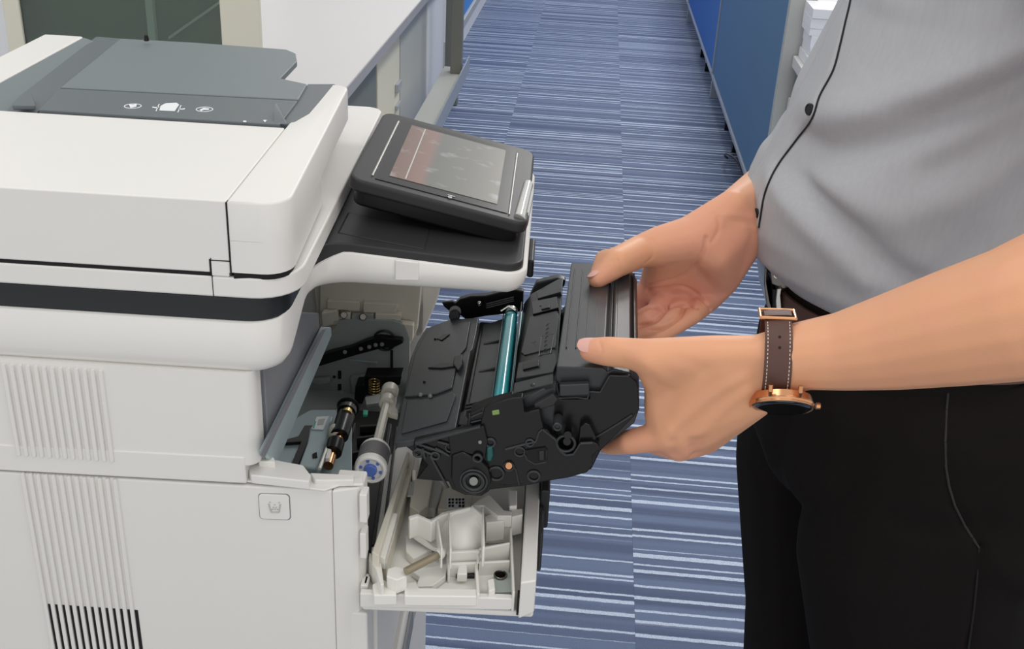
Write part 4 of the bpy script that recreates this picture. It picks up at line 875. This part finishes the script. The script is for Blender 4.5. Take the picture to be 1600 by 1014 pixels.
grooves_px = [  # (pixels, width m, depth m): resolved on the skin after remeshing
    ([(1104, 372), (1100, 392), (1088, 412), (1066, 430), (1040, 440), (1012, 444)], .0022, .0022),
    ([(1012, 452), (1040, 450), (1066, 448), (1090, 460), (1112, 484)], .0020, .0024),
    ([(1000, 484), (1018, 478), (1036, 484), (1048, 478), (1062, 476), (1090, 480)], .0020, .0040), ([(998, 509), (1022, 502), (1036, 488), (1042, 478)], .0018, .0045), ([(1018, 518), (1040, 510), (1062, 494), (1068, 482)], .0018, .0040),
    ([(1122, 340), (1124, 352), (1120, 366), (1112, 378)], .0022, .0009), ([(1018, 375), (1022, 398), (1008, 412)], .0016, .0010),
    ([(964, 405), (968, 425)], .0013, .0008), ([(958, 408), (960, 426)], .0012, .0006),
    ([(1135, 335), (1175, 340)], .0035, -.0009), ([(1142, 352), (1180, 358)], .0035, -.0008),
    ([(955, 535), (1000, 560), (1035, 590)], .006, -.0010), ([(1050, 670), (1110, 620), (1160, 590)], .005, -.0012), ([(1080, 690), (1130, 640), (1170, 610)], .005, -.0012), ([(1062, 560), (1100, 575)], .006, .0008),
    ([(1020, 662), (1040, 640), (1060, 600)], .008, .0010), ([(1040, 682), (1044, 690)], .009, -.0018), ([(1066, 700), (1070, 706)], .009, -.0020),
    ([(1052, 690), (1054, 710)], .004, .0016), ([(1083, 690), (1086, 712)], .006, .0028),
    ([(936, 532), (940, 548), (936, 562)], .0013, .0006)]
bm_probe = None
def resolve(px, py, y0, y1, balls):                            # nearest of the joint spheres' surfaces along the sight line
    d = (MW @ Vector((px - 800, py - 507, FPX))).normalized(); best = None
    for c, r in balls:
        oc = CAM - c; b = oc.dot(d); q = b * b - (oc.length_squared - r * r)
        if q > 0:
            t = -b - math.sqrt(q)
            if best is None or t < best: best = t
    return CAM + d * best if best else None
from mathutils.bvhtree import BVHTree
bv = BVHTree.FromBMesh(og.bm)
for pts, wd, dp_ in grooves_px:
    line = []
    if len(pts) > 2:
        e_ = [Vector(q) for q in [pts[0]] + list(pts) + [pts[-1]]]
        pts = [tuple(.5 * (2 * e_[i] + (e_[i + 1] - e_[i - 1]) * t + (2 * e_[i - 1] - 5 * e_[i] + 4 * e_[i + 1] - e_[i + 2]) * t * t + (3 * e_[i] - e_[i - 1] - 3 * e_[i + 1] + e_[i + 2]) * t ** 3)) for i in range(1, len(e_) - 2) for t in (0, .25, .5, .75)] + [pts[-1]]
    for x, y in pts:
        d = (MW @ Vector((x - 800, y - 507, FPX))).normalized(); hit = bv.ray_cast(CAM, d)
        if hit[0] is not None: line.append(hit[0])
    if len(line) > 1: grooves.append((line, wd, dp_))
tints = [(TT[0], .016, .45), (tT[0], .02, .4), (i1[0], .02, .35), (MM[0], .018, .35), (m1[0], .03, .5), (m3[0], .03, .5), (th[0], .045, .45), (hy[0], .045, .5), (vB[0], .04, .35), (IM[0], .016, .2),
         (sph(1015, 520, 12, y=.99)[0], .03, .6), (sph(990, 500, 12, y=.99)[0], .03, .5), (RM[0], .02, .3)]
body = og.finish('body', M_skin, mn, .0016, 20, grooves, tints)
# finger nails
def nail(c, r, ax, nrm, ln, half, name='fingernail'):
    ax = Vector(ax).normalized(); nrm = (Vector(nrm) - Vector(nrm).dot(ax) * ax).normalized(); sd = ax.cross(nrm); vs = []; fs = []; A = 8; B = 7
    for rr in (r, r - .0012):
        for i in range(B):
            t = i / (B - 1); e = half * math.sqrt(max(.0, 1 - max(0, (t - .55) / .5) ** 2)) * (1 if t > .1 else .85)
            for j in range(A):
                q = -e + 2 * e * j / (A - 1); vs.append(Vector(c) + ax * (ln * (t - .5)) + (nrm * math.cos(q) + sd * math.sin(q)) * rr * (1 - .10 * t * t))
    n = A * B
    for i in range(B - 1):
        for j in range(A - 1): a = i * A + j; fs += [(a, a + 1, a + A + 1, a + A), (n + a + A, n + a + A + 1, n + a + 1, n + a)]
    for j in range(A - 1): fs += [(j + 1, j, n + j, n + j + 1), ((B - 1) * A + j, (B - 1) * A + j + 1, n + (B - 1) * A + j + 1, n + (B - 1) * A + j)]
    for i in range(B - 1): fs += [(i * A, (i + 1) * A, n + (i + 1) * A, n + i * A), ((i + 1) * A + A - 1, i * A + A - 1, n + i * A + A - 1, n + (i + 1) * A + A - 1)]
    pb(MB().add(vs, fs), name, M_nail, angle=70)
axL = TT[0] - IP[0]; nail(TT[0] + axL.normalized() * .001, TT[1] * 1.0, axL, (-.55, -.35, 1), .015, .85)
axR = tT[0] - tI[0]; nail(tT[0] + axR.normalized() * -.001, tT[1] * 1.06, axR, (-.9, -.2, .7), .015, .8)
# hair, eyes
pb(MB().ball(hd + Vector((.03, 0, .045)), .1, 24, (1.02, .93, .9)), 'hair', M_thread)
for s in (-1, 1): pb(MB().ball(hd + Vector((-.078, s * .03, .008)), .012, 12), 'eye', M_print)

# ---------------- shirt
def interp(tab, z):
    for (a, b), (c, d) in zip(tab[:-1], tab[1:]):
        if z <= c: t = (z - a) / (c - a); t = max(0, t); return b + (d - b) * t
    return tab[-1][1]
FX = [(.972, .212), (.980, .206), (.988, .1935), (1.005, .1745), (1.032, .1685), (1.06, .172), (1.094, .185), (1.127, .198), (1.178, .215), (1.245, .237), (1.32, .245), (1.40, .28), (1.45, .32)]
HW = [(.972, .146), (.982, .158), (1.0, .170), (1.05, .172), (1.15, .170), (1.25, .175), (1.35, .182), (1.41, .165), (1.45, .08)]
foldpx = [([(1640, 85), (1560, 125), (1480, 165), (1400, 212), (1330, 248), (1262, 278)], .016, .011), ([(1640, 150), (1560, 200), (1500, 235), (1450, 262)], .014, .005),
          ([(1222, 292), (1252, 318), (1290, 330), (1335, 362), (1372, 400), (1420, 428)], .011, .008), ([(1600, 270), (1560, 340), (1480, 400), (1420, 440)], .014, .005),
          ([(1640, 40), (1560, 90), (1470, 135), (1380, 185), (1300, 225)], .018, -.008), ([(1215, 320), (1250, 350), (1300, 390), (1350, 430)], .014, -.005), ([(1600, 220), (1500, 290), (1400, 330), (1300, 310)], .02, -.005),
          ([(1500, 0), (1440, 90), (1420, 170)], .02, .004), ([(1270, 20), (1262, 110), (1240, 190)], .01, .003), ([(1400, 20), (1350, 130), (1290, 210)], .014, -.003)]
folds = [([W(x, y, y=.935) for x, y in pts], wd, dp_) for pts, wd, dp_ in foldpx]
def shirt_pt(th, z, off=0):
    xf = interp(FX, z); b = interp(HW, z); xb = .52 - .05 * max(0, (1.0 - z) / .05); a = (xb - xf) / 2; cx = xf + a
    e = 2 / 2.35; c = math.cos(th); s = math.sin(th)
    p = Vector((cx - a * math.copysign(abs(c) ** e, c), 1.08 - b * math.copysign(abs(s) ** e, s), z)); nr = Vector((-c / a, -s / b, 0)).normalized()
    d = off
    for line, wd, dep in folds:
        m = 9
        for q, r in zip(line[:-1], line[1:]):
            ax, az = q.x, q.z; bx, bz = r.x, r.z; ux_, uz_ = bx - ax, bz - az
            t = max(0, min(1, ((p.x - ax) * ux_ + (z - az) * uz_) / (ux_ * ux_ + uz_ * uz_))); m = min(m, math.hypot(p.x - ax - t * ux_, z - az - t * uz_))
        d -= 1.45 * dep * math.exp(-(m / wd) ** 2) * (1 if s > .0 else .3) * min(1, abs(s) * 2.2)
    d += .0012 * math.sin(th * 9 + z * 40) * math.sin(z * 23 + 1)
    return p + nr * d
NT = 180; ZS = [.9745 + (1.45 - .9745) * i / 110 for i in range(111)]
vs = [shirt_pt(2 * math.pi * j / NT, z) for z in ZS for j in range(NT)]
fs = [(i * NT + j, i * NT + (j + 1) % NT, (i + 1) * NT + (j + 1) % NT, (i + 1) * NT + j) for i in range(len(ZS) - 1) for j in range(NT)]
fs += [tuple(range(NT - 1, -1, -1)), tuple(range((len(ZS) - 1) * NT, len(ZS) * NT))]
shirt = pb(MB().add(vs, fs), 'shirt', M_shirt, angle=60)
for o_, (sx, sy) in ((0, (.9, -1)), (1, (1.26, 1))):
    a = Vector((.375, sx + sy * .0, 1.40)); e = Vector((.385, .815, 1.29)) if o_ == 0 else Vector((.39, 1.325, 1.27))
    pb(MB().cyl(a, e, .07, .064, n=32, cap=False).ball(a, .0705, 24), 'sleeve', M_shirt, shirt, angle=60)
pb(MB().cyl((.36, 1.08, 1.42), (.352, 1.08, 1.475), .074, .066, n=32), 'collar', M_shirt, shirt, bevel=.004)
# placket: raised strip down the front with a dark piped edge and buttons
def plth(z): return .0
pl = []
PLE = [(1332, -30), (1330, 0), (1322, 35), (1314, 70), (1303, 110), (1282, 150), (1270, 185), (1243, 222), (1214, 262), (1197, 300), (1190, 335), (1187, 360), (1190, 385)]
bs = BVHTree.FromPolygons([mn_v for mn_v in vs], fs[:-2])
def cast(px, py):
    d = (MW @ Vector((px - 800, py - 507, FPX))).normalized(); h = bs.ray_cast(CAM, d); return (h[0], h[1]) if h[0] is not None else (None, None)
edge = []
for i_ in range(1, len(PLE) - 2):
    a0_, a1_, a2_, a3_ = [Vector(q) for q in PLE[i_ - 1:i_ + 3]]
    for k in range(6):
        t = k / 6; q = .5 * ((2 * a1_) + (a2_ - a0_) * t + (2 * a0_ - 5 * a1_ + 4 * a2_ - a3_) * t * t + (3 * a1_ - a0_ - 3 * a2_ + a3_) * t ** 3)
        h, nn_ = cast(q.x, q.y)
        if h is not None:
            if nn_.dot(h - CAM) > 0: nn_ = -nn_
            edge.append((h, nn_))
if len(edge) > 2:
    pb(MB().tube([h + n_ * .0009 for h, n_ in edge], .0009, 6), 'piping', M_thread, shirt)
    k = len(edge); P0 = [h + n_ * .0016 for h, n_ in edge]; th_ = 1
    def closest(y, z): 
        h = bs.ray_cast(Vector((-.5, y, z)), Vector((1, 0, 0))); return h[0]
    vv = []; ff = []; M_ = 6
    for h, n_ in edge:
        for j in range(M_):
            q = closest(h.y + (1.093 - h.y) * j / (M_ - 1), h.z); vv.append((q if q is not None else h) + Vector((-.0014, -.0004, 0)))
    for i in range(k - 1):
        for j in range(M_ - 1): a = i * M_ + j; ff.append((a, a + 1, a + M_ + 1, a + M_))
    po = pb(MB().add(vv, ff), 'placket', M_shirt, shirt, angle=60); so = po.modifiers.new('t', 'SOLIDIFY'); so.thickness = .0014
for (x, y, r) in ((1268, 171, .0057), (1184, 334, .0055)):
    h, n_ = cast(x, y)
    if h is None: h, n_ = cast(x + 5, y)
    if h is None: continue
    n_ = Vector((-.9, -.42, .1)).normalized()
    b_ = pb(MB().cyl(h + n_ * .0012, h + n_ * .0034, r, n=22), 'button', M_black, shirt, bevel=.0006)
    pb(MB().ring(h + n_ * .0034, n_, r * .8, .0006, 20, 6), 'button_rim', M_black, shirt)
# far front button glimpsed on the under edge
pb(MB().cyl((.2035, 1.095, 1.118), (.2005, 1.095, 1.118), .005, n=18), 'button', M_black, shirt)

# ---------------- trousers
tg = Org()
def leg(yc, xf, xk, side):
    tg.hull((Vector((xf + .095, yc, .86)), .082), (Vector((xf + .20, yc, .86)), .085), (Vector((xf + .095, yc, .70)), .086), (Vector((xf + .18, yc, .70)), .088))
    tg.hull((Vector((xf + .095, yc, .70)), .086), (Vector((xf + .18, yc, .70)), .088), (Vector((xk + .08, yc, .48)), .073), (Vector((xk + .155, yc, .48)), .076)); tg.hull((Vector((xk + .08, yc, .48)), .073), (Vector((xk + .155, yc, .48)), .076), (Vector((xk + .11, yc, .10)), .062), (Vector((xk + .14, yc, .10)), .062))
leg(1.165, .205, .250, 1); leg(.985, .252, .315, -1)
tg.hull((Vector((.30, .99, .87)), .065), (Vector((.30, 1.17, .87)), .065), (Vector((.43, .99, .87)), .07), (Vector((.43, 1.17, .87)), .07), (Vector((.30, 1.0, .80)), .07), (Vector((.30, 1.16, .80)), .07), (Vector((.45, .99, .80)), .085), (Vector((.45, 1.17, .80)), .085))
tg.hull((Vector((.285, 1.045, .875)), .068), (Vector((.285, 1.115, .875)), .068), (Vector((.285, 1.15, .80)), .078), (Vector((.29, 1.04, .80)), .075))
tfold = [([W(x, y, y=.90) for x, y in q], wd, d_) for q, wd, d_ in (([(1270, 700), (1268, 800), (1275, 900), (1290, 1014)], .012, .008), ([(1480, 606), (1477, 660), (1478, 730), (1492, 790), (1530, 856)], .004, .004),
         ([(1530, 856), (1524, 940), (1512, 1014)], .004, .003), ([(1560, 700), (1610, 690)], .012, .005), ([(1400, 820), (1470, 835), (1540, 820)], .014, .004), ([(1560, 880), (1620, 920)], .02, -.006))]
tro = tg.finish('trousers', M_trouser, mn, .005, 8, tfold, ())
tb = BVHTree.FromObject(tro, bpy.context.evaluated_depsgraph_get())
def tcast(px, py):
    o_ = base_of(mn).translation; d = (MW @ Vector((px - 800, py - 507, FPX))).normalized(); h = tb.ray_cast(CAM - o_, d)
    return (h[0] + o_ - d * .0008) if h[0] is not None else None
for q, m_ in (([(1482, 606), (1479, 640), (1477, 690), (1478, 730), (1483, 760), (1492, 790), (1508, 822), (1530, 856)], M_seam), ([(1530, 856), (1527, 900), (1522, 950), (1513, 1014)], M_dark)):
    l_ = [tcast(*p) for p in q]; l_ = [p for p in l_ if p is not None]
    if len(l_) > 1: pb(MB().tube(l_, .0012, 6), 'pocket_piping' if m_ is M_seam else 'side_seam', m_, tro)
for yc in (.985, 1.165):
    x0 = .315 if yc < 1.1 else .250
    s_ = pb(MB().prism(XY(rnd([(x0 - .07, yc - .035), (x0 + .20, yc - .042), (x0 + .20, yc + .042), (x0 - .07, yc + .035)], [.03, .03, .03, .03]), .018), (0, 0, .062)), 'shoe', M_leather, bevel=.018, seg=3)
    pb(MB().prism(XY(rnd([(x0 - .075, yc - .038), (x0 + .205, yc - .045), (x0 + .205, yc + .045), (x0 - .075, yc + .038)], .03), .0), (0, 0, .018)), 'sole', M_black, s_)
# ---------------- belt
def belt_ring(z0, z1, off, name, m, th0=0, th1=2 * math.pi, thick=.003, par=None, rows=4):
    vs_ = []; n_ = 120
    for oo in (off, off + thick):
        for r_ in range(rows):
            z = z0 + (z1 - z0) * r_ / (rows - 1)
            for j in range(n_):
                t = th0 + (th1 - th0) * j / n_; xf = .2135 - (z - .93) * .10; a = (.50 - xf) / 2; b = .147; c = math.cos(t); s = math.sin(t); e = 2 / 2.4
                vs_.append(Vector((xf + a - (a + oo) * math.copysign(abs(c) ** e, c), 1.08 - (b + oo) * math.copysign(abs(s) ** e, s), z)))
    f_ = []; N_ = rows * n_
    for r_ in range(rows - 1):
        for j in range(n_):
            k_ = (j + 1) % n_; a = r_ * n_ + j; b = r_ * n_ + k_; f_ += [(a, b, b + n_, a + n_), (N_ + a + n_, N_ + b + n_, N_ + b, N_ + a)]
    for j in range(n_): k_ = (j + 1) % n_; f_ += [(j, k_, N_ + k_, N_ + j), ((rows - 1) * n_ + k_, (rows - 1) * n_ + j, N_ + (rows - 1) * n_ + j, N_ + (rows - 1) * n_ + k_)]
    return pb(MB().add(vs_, f_), name, m, par, angle=50, bevel=.0008)
belt_ring(.90, .977, .000, 'waistband', M_trouser, thick=.002)
blt = belt_ring(.934, .971, .0025, 'belt', M_belt, thick=.004)
def bkp(pts, y, th_, name, m, bev=.001): return pb(MB().prism([W(*p, y=y) for p in pts], (0, th_, 0)), name, m, blt, bevel=bev)
bk = bkp([(1200, 402), (1204, 405), (1199, 420), (1198, 440), (1203, 470), (1212, 500), (1208, 502), (1198, 478), (1194, 445), (1195, 418)], 1.035, .065, 'buckle_plate', M_gun)
bkp([(1202, 416), (1216, 412), (1232, 432), (1240, 448), (1225, 452), (1206, 444)], 1.022, .03, 'buckle_hinge', M_gun)
bkp([(1214, 452), (1222, 450), (1220, 462), (1223, 498), (1214, 500), (1212, 470)], 1.018, .07, 'buckle_loop', M_metal)
bkp([(1207, 452), (1214, 452), (1213, 502), (1209, 500)], 1.025, .07, 'buckle_core', M_black)
for q in ((1214, 419), (1213, 431), (1240, 446)): pb(MB().cyl(W(*q, y=1.016), W(*q, y=1.024), .0030, n=14), 'buckle_pin', M_metal, blt, bevel=.0006)
bkp([(1198, 424), (1230, 434), (1262, 470), (1238, 462), (1214, 452)], 1.024, .03, 'belt_tip', M_black)

# ---------------- wrist watch on the near arm
wt = W(1212, 566, y=.744)
wa = empty('wristwatch', wt, 0, 'round rose gold wristwatch with brown stitched leather strap on the near wrist', 'watch')
def wb(mb, name, m, par=None, **k): return mb.build(name, m, par or wa, world=True, **k)
ax_ = (F1[0] - (wA[0] + wB[0]) / 2).normalized()
ax_ = Vector((1, -.06, .075)).normalized()
uz = Vector((0, 0, 1)); uz = (uz - uz.dot(ax_) * ax_).normalized(); uyy = ax_.cross(uz).normalized()
if uyy.y > 0: uyy = -uyy                                     # towards the viewer
cw = wt + Vector((0, .008, 0))
def wp(t, s, off=0):                                          # around the wrist: t=0 up, t=90deg towards the viewer
    e = math.cos(t), math.sin(t); A_ = .0305 + off; B_ = .0285 + off
    A_ *= 1 - .0 * s; return cw + uz * (A_ * e[0]) + uyy * (B_ * e[1]) + ax_ * s
def strap(t0, t1, w0, w1, off, th_, name, m, par=None, n=40):
    vs_ = []; K = 6
    for oo in (off, off + th_):
        for i in range(n + 1):
            t = t0 + (t1 - t0) * i / n; hw = w0 + (w1 - w0) * i / n
            for j in range(K): 
                s = -hw + 2 * hw * j / (K - 1); vs_.append(wp(t, s, oo + (-.0004 if j in (0, K - 1) and oo > off else 0) + s * .06))
    N_ = (n + 1) * K; f_ = []
    for i in range(n):
        for j in range(K - 1): a = i * K + j; f_ += [(a, a + 1, a + K + 1, a + K), (N_ + a + K, N_ + a + K + 1, N_ + a + 1, N_ + a)]
        f_ += [(i * K, (i + 1) * K, N_ + (i + 1) * K, N_ + i * K), (i * K + K - 1, N_ + i * K + K - 1, N_ + (i + 1) * K + K - 1, (i + 1) * K + K - 1)]
    f_ += [tuple([*range(K)] + [N_ + j for j in range(K - 1, -1, -1)]), tuple([n * K + j for j in range(K - 1, -1, -1)] + [N_ + n * K + j for j in range(K)])]
    return wb(MB().add(vs_, f_), name, m, par, angle=50)
R_ = math.radians
s1 = strap(R_(-8), R_(118), .0095, .0100, .0010, .0026, 'strap', M_leather)
s2 = strap(R_(166), R_(352), .0100, .0095, .0010, .0026, 'strap', M_leather)
for sg in (-1, 1):
    for k in range(20):
        t = R_(14 + k * 5); wb(MB().cyl(wp(t, sg * .0078, .0037 + sg * .0004), wp(t + R_(2.8), sg * .0078, .0037 + sg * .0004), .00035, n=5), 'stitch', M_stitch, s1)
for t in (R_(38), R_(52)): wb(MB().cyl(wp(t, .0005, .0030), wp(t, .0005, .0038), .0011, n=12), 'strap_hole', M_dark, s1)
bu = MB(); q0 = [wp(R_(8), -.0125, .0045), wp(R_(8), .0125, .0045), wp(R_(-22), .0125, .0055), wp(R_(-22), -.0125, .0055)]
bu.tube(q0 + [q0[0]], .0013, 10); wb(bu, 'buckle', M_copper, bevel=0)
strap(R_(-40), R_(4), .0098, .0098, .0036, .0022, 'strap_keeper', M_leather, n=12)
cc = cw + ax_ * .009 + Vector((-.1, -.85, -.9)).normalized() * .0368; vd = (cc - CAM).normalized()
dn = Vector((0, -.25, -1)); nn2 = Vector((-.1, -.85, -.9)).normalized()
# tilt so that the case is seen almost edge on
nn2 = (nn2 - ax_ * nn2.dot(ax_)).normalized()
def casep(r0, r1, h0, h1, name, m, par=None, bev=.0006, n=48): return wb(MB().cyl(cc + nn2 * h0, cc + nn2 * h1, r0, r1, n=n), name, m, par, bevel=bev)
cs1 = casep(.0215, .0235, -.0070, -.001, 'case', M_copper); casep(.0240, .0232, -.001, .0015, 'bezel', M_copper, cs1); casep(.0222, .0195, .0015, .0038, 'crystal', M_glassblk, cs1, .0015)
wb(MB().ring(cc + nn2 * .0016, nn2, .0226, .0009, 48, 8), 'bezel_rim', M_copper, cs1)
for sx in (-1, 1):
    for sy in (-1, 1):
        a = cc + ax_ * (sx * .0105) + nn2.cross(ax_) * (sy * .0215) - nn2 * .002; b = a + nn2.cross(ax_) * (sy * .006) - nn2 * .006
        wb(MB().tube([a, (a + b) / 2 + nn2 * .0012, b], .0017, 10), 'lug', M_copper, cs1)
cr = cc + ax_ * .0245 - nn2 * .0005; wb(MB().cyl(cr, cr + ax_ * .0035, .0026, n=16), 'crown', M_copper, cs1, bevel=.0006)
